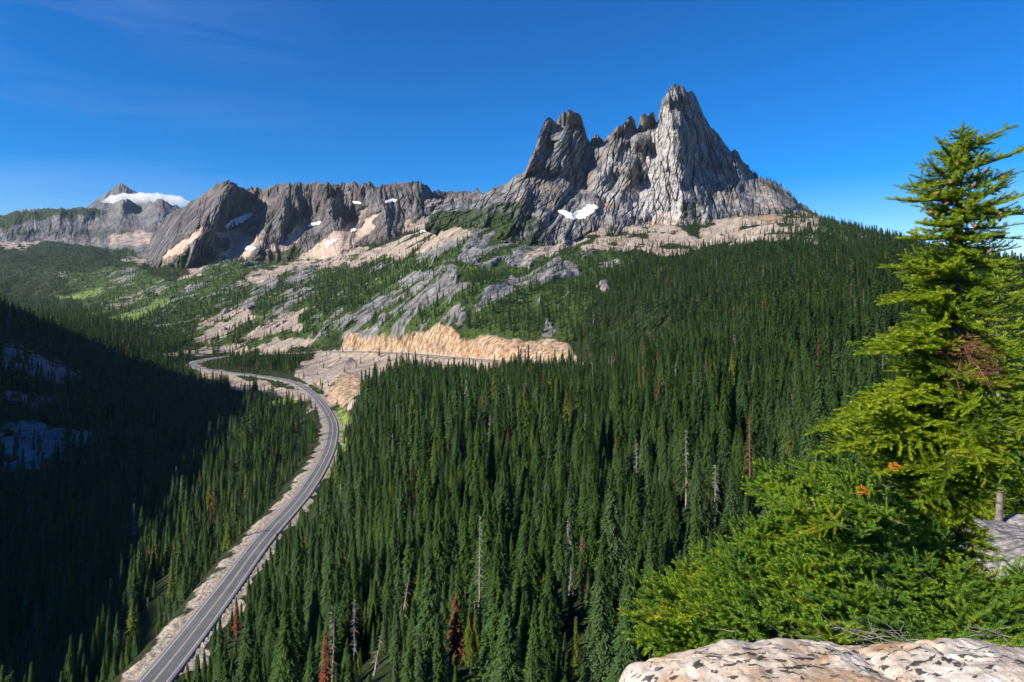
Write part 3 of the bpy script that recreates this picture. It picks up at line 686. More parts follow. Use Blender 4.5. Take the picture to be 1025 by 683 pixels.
CR_PAINT = [('scree', .5, [(62, 221), (98, 219), (105, 224), (85, 228), (62, 228)]), ('scree', .5, [(0, 240), (40, 238), (70, 242), (40, 250), (0, 252)]), ('scree', .6, [(106, 236), (130, 232), (165, 230), (180, 240), (150, 248), (108, 248)]),
 ('plants', .8, [(-30, 224), (10, 212), (60, 208), (100, 210), (100, 217), (60, 217), (20, 224), (-30, 236)]), ('plants', .5, [(0, 226), (60, 230), (110, 228), (140, 232), (100, 240), (50, 238), (0, 238)]),
 ('plants', .7, [(-30, 250), (40, 250), (105, 246), (140, 250), (140, 266), (-30, 270)]), ('pale', .4, [(105, 214), (125, 210), (140, 212), (130, 220), (108, 220)])]
rock_face('mountain_ridge', 'far blue grey crags and wooded plateau', CR_TOP, CR_BASE, CR_CTRL, ROCK_FAR, 380, 110, 2.0, (90, -60, 20), (60, 55, 24), CR_PAINT, back=900, crack=0.25, under=16, seed=3)
PK_TOP = [(70, 226), (82, 212), (94, 202), (105, 194.5), (113, 189.5), (118, 185.5), (121, 182.5), (124, 184.5), (131, 189.5), (140, 194.5), (152, 200), (170, 206), (190, 214), (205, 222)]
PK_BASE = [(70, 232), (205, 232)]
PK_CTRL = [(70, 232, 6200), (120, 232, 6000), (205, 232, 6200), (70, 226, 6500), (120, 184, 7000), (122, 200, 6600), (105, 195, 6900), (140, 195, 7000), (170, 206, 6900), (205, 222, 6800), (112, 205, 6700), (132, 205, 6650)]
rock_face('mountain_peak', 'distant dark pyramid peak wrapped in cloud', PK_TOP, PK_BASE, PK_CTRL, ROCK_FAR, 240, 90, 0.6, (121, 150, 9), (50, 30, 14), [], back=1500, seed=4)

# --- the ridge east of the valley: outside the frame, it throws the morning shadow over the valley's near side
hdir = np.array([-math.sin(SUN_AZ), math.cos(SUN_AZ)]); ndir = np.array([hdir[1], -hdir[0]])
if ndir[1] < 0: ndir = -ndir
TE = math.tan(SUN_EL)
def crest_point(px, py, d, up=10):
    p = at(px, py, d); ph = p[:2] @ hdir; pn = p[:2] @ ndir
    return pn, p[2] + up + (900 - ph) * TE
CREST_SRC = [(150, 668, 220), (150, 600, 330), (185, 530, 400), (225, 480, 490), (262, 430, 640), (290, 402, 800), (225, 392, 850), (150, 366, 950), (80, 340, 1000), (20, 316, 950)]
cr = [crest_point(*c) for c in CREST_SRC]
cr = [(-900, 60), (-500, 90), (-100, 130), (1450, 0), (1700, -600)] + cr
cr = sorted(cr)
_pn = np.array([a for a, b in cr]); _cz = np.array([b for a, b in cr])
print('crest', [(int(a), int(b)) for a, b in cr])
pn = np.linspace(-1200, 1560, 180); hh = np.linspace(-520, 620, 46)
PN, HH = np.meshgrid(pn, hh)
crestz = np.interp(PN, _pn, _cz) + 9 * ridged(PN / 120, PN * 0, 4, 205)
floor_ = -160 + 0.07 * PN - 700 * sstep(1150, 1500, PN)
HH = HH * np.where(PN > 2000, 1 - 0.5 * sstep(2000, 2800, PN), 1.0)
prof = np.where(HH < 0, 1 - (np.abs(HH) / 520) ** 0.9, 1 - 0.55 * (HH / 620))
ZR = floor_ + (crestz - floor_) * prof + 30 * ridged(PN / 140, HH / 260, 5, 201) * (1 - np.exp(-(HH / 70) ** 2)) * np.where(HH < 0, 1 - np.abs(HH) / 560, 1)
XR = ndir[0] * PN + hdir[0] * (900 + HH); YR = ndir[1] * PN + hdir[1] * (900 + HH)
o = mesh_obj('mountain_ridge', np.stack([XR, YR, ZR], -1).reshape(-1, 3), grid_faces(46, 180), ROCK_RIDGE, None, False,
             {'cover_a': np.stack([PN * 0, np.clip(0.75 - 0.5 * (HH > -150), 0, 1), PN * 0, PN * 0 + 1], -1).reshape(-1, 4)})
tag(o, 'rocky ridge closing the valley on the sunrise side', kind='structure')

# --- snow patches lying on the rock faces
nt = NT('old_snow')
sn = nt.noise(0.05, 4)
SNOW = nt.done(nt.bsdf(nt.ramp(sn, (0.3, (0.62, 0.64, 0.68)), (0.6, (0.85, 0.86, 0.88))), 0.7, nt.bump(nt.noise(0.12, 4), 0.4, 2.0), 0.3).outputs[0])
LB = 'spired grey granite mountain above the forest'; RG = 'long jagged dark rock ridge with snow patches'
def snow(face, label, poly, lift=3.0):
    PX, PY, P, M = FACES[face]
    if face == RG and 'largest' not in label:
        poly = np.array(poly, float); c_ = poly.mean(0); poly = c_ + (poly - c_) * np.array([0.9, 0.72])
    qx = PX + 3.0 * fbm(PX / 5, PY / 5, 4, 301, .65); qy = PY + 2.0 * fbm(PX / 5, PY / 5, 4, 302, .65)
    m = in_poly(qx, qy, poly)
    if not m.any(): print('no snow', label); return
    du = np.gradient(P, axis=1); dv = np.gradient(P, axis=0)
    nrm = np.cross(du, dv); nrm /= np.linalg.norm(nrm, axis=-1, keepdims=True) + 1e-9
    nrm = np.where((nrm[..., 1:2] > 0), -nrm, nrm)
    inner = blur(blur(m.astype(float), 1), 1)
    Ps = np.stack([blur(blur(blur(P[..., k], 4), 4), 3) for k in range(3)], -1)
    L = (np.clip(inner * 1.6 - 0.35, -0.3, 1))[..., None]
    V = Ps + L * np.array([0, -lift * 1.3, lift * 0.2])
    keep = (inner > 0.3); nr, nc = keep.shape
    f = grid_faces(nr, nc); k = keep.ravel()[f].all(1); f = f[k]
    ids, inv = np.unique(f, return_inverse=True)
    o = mesh_obj('snow_patch', V.reshape(-1, 3)[ids], inv.reshape(-1, 4), SNOW, None, True)
    return tag(o, label, 'snow patch', 'old snow patches on the rock walls')
snow(LB, 'bright white snow patch at the foot of the spired granite wall', [(570, 216), (580, 211), (588, 206), (596, 205), (600, 208), (594, 213), (584, 219), (574, 220)], 5)
snow(LB, 'bluish shaded snow strip beside the bright patch under the spires', [(556, 210), (566, 211), (574, 215), (580, 219), (574, 221), (564, 216)], 5)
snow(RG, 'largest snow patch of the dark ridge, in the shaded gully below its highest peak', [(225, 226), (234, 219), (252, 212.5), (253, 215.5), (247, 221), (238, 226.5), (228, 230)], 7)
snow(RG, 'small cream snow patch low on the dark ridge below its highest peak', [(242, 248), (250, 246), (258, 247), (255, 251), (245, 252)], 6)
snow(RG, 'long narrow snow strip along the top of the grey scree fan', [(395, 242), (404, 235.5), (418, 231), (431, 227), (433, 230), (422, 234), (408, 239), (398, 243)], 7)
snow(RG, 'snow patch in the corner where dark ridge meets grey scree', [(432, 216), (440, 215.5), (449, 219), (449, 222.5), (438, 226), (433, 222)], 7)
snow(RG, 'thin slanting snow streak high beneath the jagged ridge crest', [(384, 201.5), (394, 199), (400, 196.5), (399, 201), (390, 205), (385, 205)], 6)
snow(RG, 'short snow streak halfway up the dark ridge among ribs', [(306, 225.5), (315, 222.5), (323, 221.5), (321, 225), (309, 228)], 6)
snow(RG, 'faint snow streak just under the crest among dark ribs', [(352, 199), (358, 202), (364, 206), (361, 207), (353, 202.5)], 6)
snow(RG, 'snow spot in the gully above the pink scree band', [(350, 230), (356, 227), (357, 230), (351, 234)], 6)
snow(RG, 'broken snow streak at the top edge of pink scree', [(326, 246), (331, 241), (337, 237), (338, 240), (331, 246), (327, 249)], 6)
snow(RG, 'snow strip at the bottom of the dark cliff above green slope', [(280, 268), (286, 264.5), (293, 264), (291, 268), (282, 270)], 6)

# ------------------------------------------------------------------ cloud wrapped round the distant peak
bm_u = np.linspace(0, 1, 90); bm_a = np.linspace(0, 2 * math.pi, 28, endpoint=False)
path = np.stack([np.interp(bm_u, [0, .1, .3, .55, .8, 1], [100, 108, 124, 150, 176, 195]), np.interp(bm_u, [0, .1, .3, .55, .8, 1], [203, 201, 199.5, 199, 201, 205])], 1)
dd = np.interp(bm_u, [0, 1], [6350, 6050]); rad = np.interp(bm_u, [0, .06, .2, .5, .85, 1], [2, 18, 45, 60, 50, 3])
cv = []
for (x, y), d, r, u in zip(path, dd, rad, bm_u):
    c = at(x, y, d)
    a = bm_a
    rr = r * (1 + 0.55 * fbm(np.cos(a) * 0.9 + u * 9, np.sin(a) * 0.9 + u * 4, 4, 401))
    cv.append(np.stack([c[0] + 0 * a, c[1] + np.cos(a) * rr * 2.2, c[2] + np.sin(a) * rr], 1))
cv = np.concatenate(cv); n = len(bm_u); m_ = len(bm_a)
cf = np.array([(i * m_ + j, i * m_ + (j + 1) % m_, (i + 1) * m_ + (j + 1) % m_, (i + 1) * m_ + j) for i in range(n - 1) for j in range(m_)])
nt = NT('cloud_vapour')
cn = nt.noise(0.006, 5, 0.6)
pv = nt.n('ShaderNodeVolumePrincipled'); pv.inputs['Color'].default_value = (1, 1, 1, 1); pv.inputs['Anisotropy'].default_value = 0.2
nt.link(nt.math('MULTIPLY', nt.ramp(cn, (0.40, 0.0), (0.75, 1.0)), 0.03), pv.inputs['Density'])
nt.link(pv.outputs[0], nt.out.inputs['Volume'])
o = mesh_obj('cloud', cv, cf, nt.m, None, True); tag(o, 'white cloud banner wrapped round the distant peak', kind='stuff')
# ------------------------------------------------------------------ conifers of the slopes
def quad_spray(c, dx, dy, droop_tip=0.0):
    """arrays of quads: centre c, half vectors dx (length) and dy (width); the far end narrower"""
    a = c - dx - dy; b = c - dx + dy; e = c + dx + dy * 0.45; f = c + dx - dy * 0.45
    e = e.copy(); f = f.copy(); e[:, 2] -= droop_tip; f[:, 2] -= droop_tip
    v = np.stack([a, b, e, f], 1).reshape(-1, 3)
    return v, np.arange(len(c) * 4, dtype=np.int32).reshape(-1, 4)

def conifer(h, r, levels, per, sprays, size, seed, bare=0.08, gap=0.1, droop=0.35, power=0.8, dead=False):
    g = np.random.default_rng(seed)
    nb = levels * per
    z = bare * h + (0.985 - bare) * h * np.sort(((np.arange(nb) + g.random(nb)) / nb)) ** 1.0
    t = (z - bare * h) / ((1 - bare) * h)
    clump = 0.72 + 0.5 * g.random(levels)[np.minimum((t * levels).astype(int), levels - 1)]
    prof = np.clip((1 - t) ** (power + 0.22), 0, 1) * np.minimum(1, 0.55 + t * 3.2)
    L = r * prof * clump * (0.6 + 0.55 * g.random(nb)) + 0.10
    az = np.arange(nb) * 2.39996 + g.random(nb) * 0.9
    keep = g.random(nb) > gap
    z, t, L, az = z[keep], t[keep], L[keep], az[keep]; nb = len(z)
    k = np.repeat(np.arange(nb), sprays)
    s = np.tile((np.arange(sprays) + 0.5) / sprays, nb) * 0.92 + 0.1 * g.random(nb * sprays)
    az_ = az[k] + (g.random(len(k)) - 0.5) * 0.9
    rad = L[k] * s
    up = 0.25 * (t[k] > 0.8) - droop * (t[k] <= 0.8)
    zc = z[k] + rad * (0.30 - (0.55 + droop) * s) + 0.8 * rad * up * 0.3 + (g.random(len(k)) - 0.5) * 0.22 * size
    ca, sa = np.cos(az_), np.sin(az_)
    side = (g.random(len(k)) - 0.5) * (0.55 * L[k] * (1 - 0.5 * s))
    c = np.stack([np.cos(az[k]) * rad - sa * side, np.sin(az[k]) * rad + ca * side, zc], 1)
    th = az_ + (g.random(len(k)) - 0.5) * 1.4
    dz = -0.05 - 0.55 * g.random(len(k)) + 0.35 * (t[k] > 0.85)
    ln = size * (0.55 + 0.65 * g.random(len(k))) * (0.55 + 0.45 * (1 - t[k]))
    d = np.stack([np.cos(th), np.sin(th), dz], 1); d /= np.linalg.norm(d, axis=1, keepdims=True)
    sd = np.stack([-np.sin(th), np.cos(th), (g.random(len(k)) - 0.5) * 1.1], 1); sd /= np.linalg.norm(sd, axis=1, keepdims=True)
    v, f = quad_spray(c, d * ln[:, None] * 0.5, sd * (ln * 0.21)[:, None])
    tint = np.repeat(g.random(len(k)) * 0.20 + 0.16 * (s - 0.55) + 0.12 * (clump[np.minimum((t[k] * levels).astype(int), levels - 1)] - 0.9), 4)  # sprays lighter outward: the look of sunlit tips is put into the tint
    return v, f, tint

def stem(h, r0, sides=6, seed=0, n=7, lean=0.0):
    g = np.random.default_rng(seed)
    zz = np.linspace(-0.6, h, n)
    p = np.stack([lean * zz + 0.012 * h * np.cumsum(g.normal(size=n)) * 0.25, 0.012 * h * np.cumsum(g.normal(size=n)) * 0.25, zz], 1)
    return tube(p, r0 * np.linspace(1, 0.15, n) ** 1.3, sides)

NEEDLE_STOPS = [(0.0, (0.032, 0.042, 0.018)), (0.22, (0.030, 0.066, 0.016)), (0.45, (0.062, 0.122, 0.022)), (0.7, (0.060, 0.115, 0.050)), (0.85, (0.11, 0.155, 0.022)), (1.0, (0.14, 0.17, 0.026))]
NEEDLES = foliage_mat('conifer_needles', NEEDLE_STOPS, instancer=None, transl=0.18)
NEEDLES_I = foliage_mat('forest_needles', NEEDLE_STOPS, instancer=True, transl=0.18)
nt = NT('conifer_bark')
BARK = nt.done(nt.bsdf(nt.ramp(nt.noise(3.0, 4), (0.3, (0.035, 0.028, 0.022)), (0.7, (0.13, 0.11, 0.09))), 0.9).outputs[0])
nt = NT('silvered_dead_wood')
SNAG = nt.done(nt.bsdf(nt.ramp(nt.noise(2.0, 4), (0.3, (0.13, 0.12, 0.11)), (0.7, (0.36, 0.33, 0.30))), 0.9).outputs[0])
nt = NT('reddish_dead_wood')
SNAG_RED = nt.done(nt.bsdf(nt.ramp(nt.noise(2.0, 4), (0.3, (0.09, 0.045, 0.028)), (0.7, (0.25, 0.13, 0.085))), 0.9).outputs[0])
nt = NT('rust_red_dead_needles')
RUST = nt.done(nt.bsdf(nt.ramp(nt.noise(1.5, 4), (0.3, (0.10, 0.03, 0.012)), (0.7, (0.26, 0.085, 0.03))), 0.9).outputs[0])

# close-up kinds, 20 m tall
KINDS = []
KIND_SPEC = [  # radius, droop, power, bare, gap
 (2.0, .35, .75, .10, .10), (1.7, .45, .70, .14, .16), (2.6, .30, .85, .06, .08), (1.5, .50, .65, .20, .22), (2.3, .40, .80, .08, .12), (1.9, .30, .70, .24, .28), (2.9, .30, .95, .05, .10), (1.6, .42, .6, .16, .18)]
for i, (r, dr, pw, ba, ga) in enumerate(KIND_SPEC):
    v, f, t = conifer(20, r * 1.45, 48, 12, 30, 0.54, 100 + i, ba, ga, dr, pw)
    tr = stem(19.6, 0.22, 6, 200 + i)
    KINDS.append(((v, f, t), tr))

# ------------------------------------------------------------------ where trees stand
def project(x, y, z): return CX + F * x / y, HOR - F * z / y
def tree_weight(x, y):
    C = cover_at(x, y); rd_, _, sd = road_at(x, y)
    C = C.copy(); C[ROCK] = np.where(y < 820, C[ROCK] * 0.92, C[ROCK])
    open_ = np.clip(C[TALUS] * 0.93 + C[OCHRE] + C[ROCK] * 0.9 + C[MEADOW] * 0.95 + C[GREEN] * 0.12, 0, 1)
    w = 1 - open_
    w = w * np.where((y > 1450) & (CX + F * x / y < 210), 0.55 + 0.5 * fbm(x / 120, y / 120, 2, 520), 1)
    w = np.where((rd_ < 10.5) | ((sd > 0) & (rd_ < 17) & (y < 500)), 0, w)
    return w

pts = []
# concentric bands, spacing grows with distance
for d0, d1, sp in ((62, 110, 3.7), (110, 220, 4.1), (220, 420, 4.7), (420, 700, 5.4), (700, 1100, 6.6), (1100, 1700, 7.4), (1700, 2600, 11.0), (2600, 3600, 15.0)):
    umax = 0.93 if d0 < 200 else 0.87
    xs = np.arange(-umax * d1, umax * d1, sp); ys = np.arange(d0, d1, sp)
    X_, Y_ = np.meshgrid(xs, ys); X_ = X_ + (rng.random(X_.shape) - .5) * sp * 1.25; Y_ = Y_ + (rng.random(X_.shape) - .5) * sp * 1.25
    X_, Y_ = X_.ravel(), Y_.ravel(); m = (np.abs(X_ / Y_) < umax) & (Y_ > d0 - sp); X_, Y_ = X_[m], Y_[m]
    w = tree_weight(X_, Y_) * (0.84 + 0.8 * fbm(X_ / 45, Y_ / 45, 3, 501))
    m = rng.random(len(X_)) < w; pts.append(np.stack([X_[m], Y_[m]], 1))
for d0, d1, sp in ((62, 130, 3.2), (130, 300, 4.6)):      # young growth between the tall trees
    X_, Y_ = np.meshgrid(np.arange(-0.9 * d1, 0.9 * d1, sp), np.arange(d0, d1, sp)); X_ = (X_ + (rng.random(X_.shape) - .5) * sp * 1.4).ravel(); Y_ = (Y_ + (rng.random(Y_.shape) - .5) * sp * 1.4).ravel()
    m = (np.abs(X_ / Y_) < 0.9) & (rng.random(len(X_)) < tree_weight(X_, Y_) * 0.8); pts.append(np.stack([X_[m], Y_[m]], 1))
n_tall = sum(len(p) for p in pts[:-2])
pts = np.concatenate(pts)
X_, Y_ = pts.T; Z_ = ground_z(X_, Y_); PX_, PY_ = project(X_, Y_, Z_)
hgt = 14.6 * np.exp(0.30 * rng.normal(size=len(X_))) * (1 + 0.22 * fbm(X_ / 80, Y_ / 80, 3, 502))
hgt = np.where(rng.random(len(hgt)) < 0.34, hgt * 0.62, hgt); hgt[n_tall:] = 3.0 + 5.0 * rng.random(len(hgt) - n_tall); hgt = np.clip(hgt, 3, 27)
Cc = cover_at(X_, Y_)
hgt *= 1 - 0.12 * np.clip(Cc[GREEN], 0, 1) - 0.35 * np.clip(Cc[TALUS] + Cc[ROCK], 0, 1)
hgt *= 1 - 0.30 * sstep(800, 1600, Y_) * (PX_ > 480) - 0.22 * sstep(1100, 2200, Y_) * (PX_ <= 480)
rd_, _, sd_ = road_at(X_, Y_)
hgt *= np.where(rd_ < 30, 0.62, 1.0)
# keep the view onto the road clear where the photograph shows it
top_px, top_py = project(X_, Y_, Z_ + hgt)
road_px = np.array([project(*p) for p in road_line if p[1] > 100]); 
def hides_road(px, py_top, py_base, y):
    out = np.zeros(len(px), bool)
    n = len(road_px)
    rl_ = road_line[road_line[:, 1] > 100]
    for (rx, ry), p in zip(road_px[::2], rl_[::2]):
        half = 6.2 * F / p[1]
        out |= (np.abs(px - rx) < half) & (py_top < ry - 1.5) & (py_base > ry) & (y < p[1] - 6)
    return out
near_leg = hides_road(top_px, top_py, PY_, Y_)
soft_keep = (rng.random(len(X_)) < 0.22) & (Y_ < 330)
behind_leg = (PX_ > 228) & (PY_ < 374) & (PY_ > 352)              # the grove between the two legs hides the upper one
m = ~near_leg | soft_keep | behind_leg
in_view = (top_py < 684) & (PX_ > -25) & (PX_ < 1050)
m &= in_view
# the dead trees stand where the photograph leaves them in sight
for spx, spb, sd_t in ((481, 600, 104), (583, 615, 100), (569, 552, 112), (750, 520, 118), (456, 645, 92), (326, 668, 112), (332, 640, 118), (355, 635, 120), (237, 635, 196), (375, 664, 108), (401, 598, 125), (163, 594, 330), (148, 640, 300), (637, 465, 170), (687, 490, 140), (716, 512, 122)):
    m &= ~((np.abs(PX_ - spx) < 5 + 900 / sd_t) & (Y_ < sd_t + 1.5) & (top_py < spb))
X_, Y_, Z_, PX_, PY_, hgt, top_py = [a[m] for a in (X_, Y_, Z_, PX_, PY_, hgt, top_py)]
tint = np.clip(0.16 + 0.48 * rng.random(len(X_)) + 0.14 * fbm(X_ / 50, Y_ / 50, 2, 503), 0.0, 0.8)
bluish = rng.random(len(X_)) < 0.16; tint[bluish] = 0.58
yel = rng.random(len(X_)) < 0.08; tint[yel] = 0.80
old = rng.random(len(X_)) < 0.12; tint[old] = 0.08
print('trees', len(X_), 'near<220:', (Y_ < 220).sum(), '<700', (Y_ < 700).sum())

# trees on the rock faces' ledges
ex = []
for lab, cnt, hmax in (('spired grey granite mountain above the forest', 900, 9), ('long jagged dark rock ridge with snow patches', 500, 9), ('far blue grey crags and wooded plateau', 3500, 14)):
    PXf, PYf, P, M = FACES[lab]
    w = (M['plants'] ** 2).ravel(); w = w / w.sum()
    idx = rng.choice(len(w), cnt, p=w); ex.append(np.concatenate([P.reshape(-1, 3)[idx] - np.array([0, 0, 1.0]), (hmax * (0.5 + 0.5 * rng.random(cnt)))[:, None]], 1))
# skyline trees on the granite mountain's right shoulder
PXf, PYf, P, M = FACES['spired grey granite mountain above the forest']
cols_ = np.nonzero((PXf[0] > 748) & (PXf[0] < 825))[0]; ii = rng.choice(cols_, 60)
ex.append(np.concatenate([P[-1, ii] - np.array([0, 0, 2.0]), (7 + 7 * rng.random(60))[:, None]], 1))
ex = np.concatenate(ex)

# the trees that show largest stand as individuals
show = hgt / Y_
vis = (PX_ > -10) & (PX_ < 930) & (top_py < 655) & ~((PX_ > 640) & (top_py > 560)) & ~((PX_ > 800) & (top_py > 440))
order = np.argsort(-np.where(vis, show, 0))[:300]
single = np.zeros(len(X_), bool); single[order] = True

group_spec = [
 ('dark green narrow conifer', 'dark green conifers on the slope below the overlook'), ]
meshes = []
for i, ((v, f, t), (tv, tf)) in enumerate(KINDS):
    cm = mesh_obj('crown', v, f, NEEDLES, None, False, {'tint': t}, link=False)
    tm = mesh_obj('trunk', tv, tf, BARK, None, True, link=False)
    meshes.append((cm, tm))
# per-tree colour comes from a few needle materials shared by all trees
NEEDLE_SET = []
for nm, shift in (('deep_green_needles', 0.12), ('dark_green_needles', 0.28), ('mid_green_needles', 0.42), ('blue_green_needles', 0.56), ('yellow_green_needles', 0.58)):
    nt = NT(nm); t = nt.math('ADD', nt.attr('tint').outputs['Fac'], shift)
    c = nt.ramp(t, *NEEDLE_STOPS)
    d = nt.bsdf(c, 0.6, None, 0.25); tr = nt.n('ShaderNodeBsdfTranslucent'); nt.link(nt.mix(0.5, c, (0.16, 0.22, 0.02)), tr.inputs['Color'])
    mx = nt.n('ShaderNodeMixShader'); mx.inputs[0].default_value = 0.18; nt.link(d.outputs[0], mx.inputs[1]); nt.link(tr.outputs[0], mx.inputs[2])
    NEEDLE_SET.append(nt.done(mx.outputs[0]))
TONE = ['very dark green', 'dark green', 'mid green', 'blue green', 'yellow green']
FORM = ['evenly tapered', 'slim drooping', 'broad', 'very thin sparse', 'full skirted', 'bare legged gappy', 'wide pyramid', 'narrow ragged']
protos = {}
def place_conifer(x, y, z, h, kind, tone, label, group):
    cm, tm = meshes[kind]
    root = empty('conifer', (x, y, z), rng.random() * 6.28)
    s = h / 20.0; w_ = s * (0.9 + 0.25 * rng.random()) if h < 22 else s * 0.95
    root.scale = (w_, w_, s)
    tag(root, label, 'conifer', group)
    tk = tm.copy(); COL.objects.link(tk); tk.parent = root
    ck = cm.copy(); COL.objects.link(ck); ck.parent = root
    ck.material_slots[0].link = 'OBJECT'; ck.material_slots[0].material = NEEDLE_SET[tone]
    return root
for j in order:
    kind = int(rng.integers(0, 8)); t_ = tint[j]
    tone = 0 if t_ < 0.15 else (4 if t_ >= 0.79 else (3 if t_ == 0.58 else (1 if t_ < 0.47 else 2)))
    px = PX_[j]
    rdj, _, sdj = road_at(np.array([X_[j]]), np.array([Y_[j]]))
    if rdj[0] < 45 and px < 330: where = 'close beside the highway'
    elif px < 330: where = 'on the slope between overlook and highway'
    elif px < 640: where = 'in the packed forest below the overlook'
    else: where = 'in the forest behind the bright green dwarf firs'
    lab = f'{FORM[kind]} {TONE[tone]} conifer {where}'
    place_conifer(X_[j], Y_[j], Z_[j], hgt[j], kind, tone, lab, f'{TONE[tone]} {FORM[kind]} conifers {where}')

# ------------------------------------------------------------------ all the other trees: one mass, instanced from shapes held in its own mesh
m = ~single
T = np.concatenate([np.stack([X_[m], Y_[m], Z_[m], hgt[m]], 1), ex]); tt = np.concatenate([tint[m], 0.25 + 0.3 * rng.random(len(ex))])
dist = T[:, 1]
FV, FF, FT, FP, FM, off = [], [], [], [], [], 0
shapes = []
for lod, (lv, per, sp, size, nv_) in enumerate(((42, 10, 16, 0.75, 6), (28, 8, 9, 1.15, 6), (18, 7, 5, 1.9, 6), (10, 6, 4, 3.0, 5))):
    for q in range(nv_):
        r, dr, pw, ba, ga = KIND_SPEC[(q * 3 + lod) % 8]
        v, f, t = conifer(20, r * (1.42 + 0.05 * lod), lv, per, sp, size, 300 + lod * 20 + q, ba * 0.8, ga * 0.8, dr, pw)
        tv, tf = stem(19.3, 0.2, 4, 400 + q, 4)
        shapes.append((lod, v, f, t, tv, tf))
DEAD_FROM = len(shapes)
for lod, (lv, per, sp, size) in enumerate(((26, 7, 7, 0.8), (18, 6, 5, 1.2), (12, 5, 3, 2.0), (7, 4, 2, 3.2))):
    for q in range(2):
        v, f, t = conifer(20, 1.3, lv, per, sp, size, 380 + lod * 10 + q, 0.25, 0.45, 0.35, 0.5)
        tv, tf = stem(19.6, 0.24, 5, 480 + q, 5); shapes.append((lod, v, f, t, tv, tf))
pid = 0; dead_ids = {0: [], 1: [], 2: [], 3: []}; lod_ids = {0: [], 1: [], 2: [], 3: []}
for lod, v, f, t, tv, tf in shapes:
    pid += 1; dead = pid > DEAD_FROM; (dead_ids if dead else lod_ids)[lod].append(pid)
    FV += [v, tv]; FF += [f + off, tf + off + len(v)]; off += len(v) + len(tv)
    FT += [t, np.full(len(tv), 0.1)]; FP += [np.full(len(v) + len(tv), pid, np.int32)]
    FM += [np.full(len(f), (2 + pid % 2) if dead else 0, np.int32), np.full(len(tf), 2 if dead else 1, np.int32)]
NP_ = len(T)
which = np.zeros(NP_, np.int32)
for lod, (a, b) in enumerate(((0, 230), (230, 520), (520, 1150), (1150, 1e9))):
    mm = (dist >= a) & (dist < b); which[mm] = np.where(rng.random(mm.sum()) < 0.032, rng.choice(dead_ids[lod], mm.sum()), rng.choice(lod_ids[lod], mm.sum()))
nproto = off
allv = np.concatenate(FV + [T[:, :3]])
at_proto = np.concatenate(FP + [np.zeros(NP_, np.int32)])
zf = np.zeros(nproto)
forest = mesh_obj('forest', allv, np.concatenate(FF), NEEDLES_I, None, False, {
    'tint': np.concatenate(FT + [np.zeros(NP_)]), 'shape_id': at_proto.astype(np.int32),
    'pick': np.concatenate([zf.astype(np.int32), (which - 1).astype(np.int32)]),
    'tree_scale': np.concatenate([zf, T[:, 3] / 20.0]), 'tree_width': np.concatenate([zf, T[:, 3] / 20.0 * (0.9 + 0.35 * rng.random(NP_))]),
    'tree_turn': np.concatenate([zf, rng.random(NP_) * 6.283]), 'tree_tint': np.concatenate([zf, tt])})
forest.data.materials.append(BARK); forest.data.materials.append(SNAG); forest.data.materials.append(RUST)
forest.data.polygons.foreach_set('material_index', np.concatenate(FM).astype(np.int32))
tag(forest, 'dense dark green conifer forest covering the valley slopes', 'forest', kind='stuff')
ng = bpy.data.node_groups.new('forest_trees', 'GeometryNodeTree')
ng.interface.new_socket('Geometry', in_out='INPUT', socket_type='NodeSocketGeometry'); ng.interface.new_socket('Geometry', in_out='OUTPUT', socket_type='NodeSocketGeometry')
N = ng.nodes; Lk = ng.links
gi = N.new('NodeGroupInput'); go = N.new('NodeGroupOutput')
def named(nm, typ):
    n = N.new('GeometryNodeInputNamedAttribute'); n.data_type = typ; n.inputs['Name'].default_value = nm; return n.outputs[0]
def eq(val):
    c = N.new('FunctionNodeCompare'); c.data_type = 'INT'; c.operation = 'EQUAL'
    Lk.new(named('shape_id', 'INT'), c.inputs[2]); c.inputs[3].default_value = val; return c.outputs[0]
def sep(val):
    s = N.new('GeometryNodeSeparateGeometry'); s.domain = 'POINT'; Lk.new(gi.outputs[0], s.inputs[0]); Lk.new(eq(val), s.inputs[1]); return s.outputs[0]
g2i = N.new('GeometryNodeGeometryToInstance')
for k in range(pid, 0, -1): Lk.new(sep(k), g2i.inputs[0])       # joined in reverse order of linking
iop = N.new('GeometryNodeInstanceOnPoints')
m2p = N.new('GeometryNodeMeshToPoints'); Lk.new(sep(0), m2p.inputs['Mesh'])
Lk.new(m2p.outputs[0], iop.inputs['Points']); Lk.new(g2i.outputs[0], iop.inputs['Instance'])
iop.inputs['Pick Instance'].default_value = True; Lk.new(named('pick', 'INT'), iop.inputs['Instance Index'])
cx_ = N.new('ShaderNodeCombineXYZ'); w_ = named('tree_width', 'FLOAT'); Lk.new(w_, cx_.inputs[0]); Lk.new(w_, cx_.inputs[1]); Lk.new(named('tree_scale', 'FLOAT'), cx_.inputs[2])
Lk.new(cx_.outputs[0], iop.inputs['Scale'])
cr_ = N.new('ShaderNodeCombineXYZ'); Lk.new(named('tree_turn', 'FLOAT'), cr_.inputs[2])
e2r = N.new('FunctionNodeEulerToRotation'); Lk.new(cr_.outputs[0], e2r.inputs[0]); Lk.new(e2r.outputs[0], iop.inputs['Rotation'])
Lk.new(iop.outputs[0], go.inputs[0])
md = forest.modifiers.new('trees', 'NODES'); md.node_group = ng

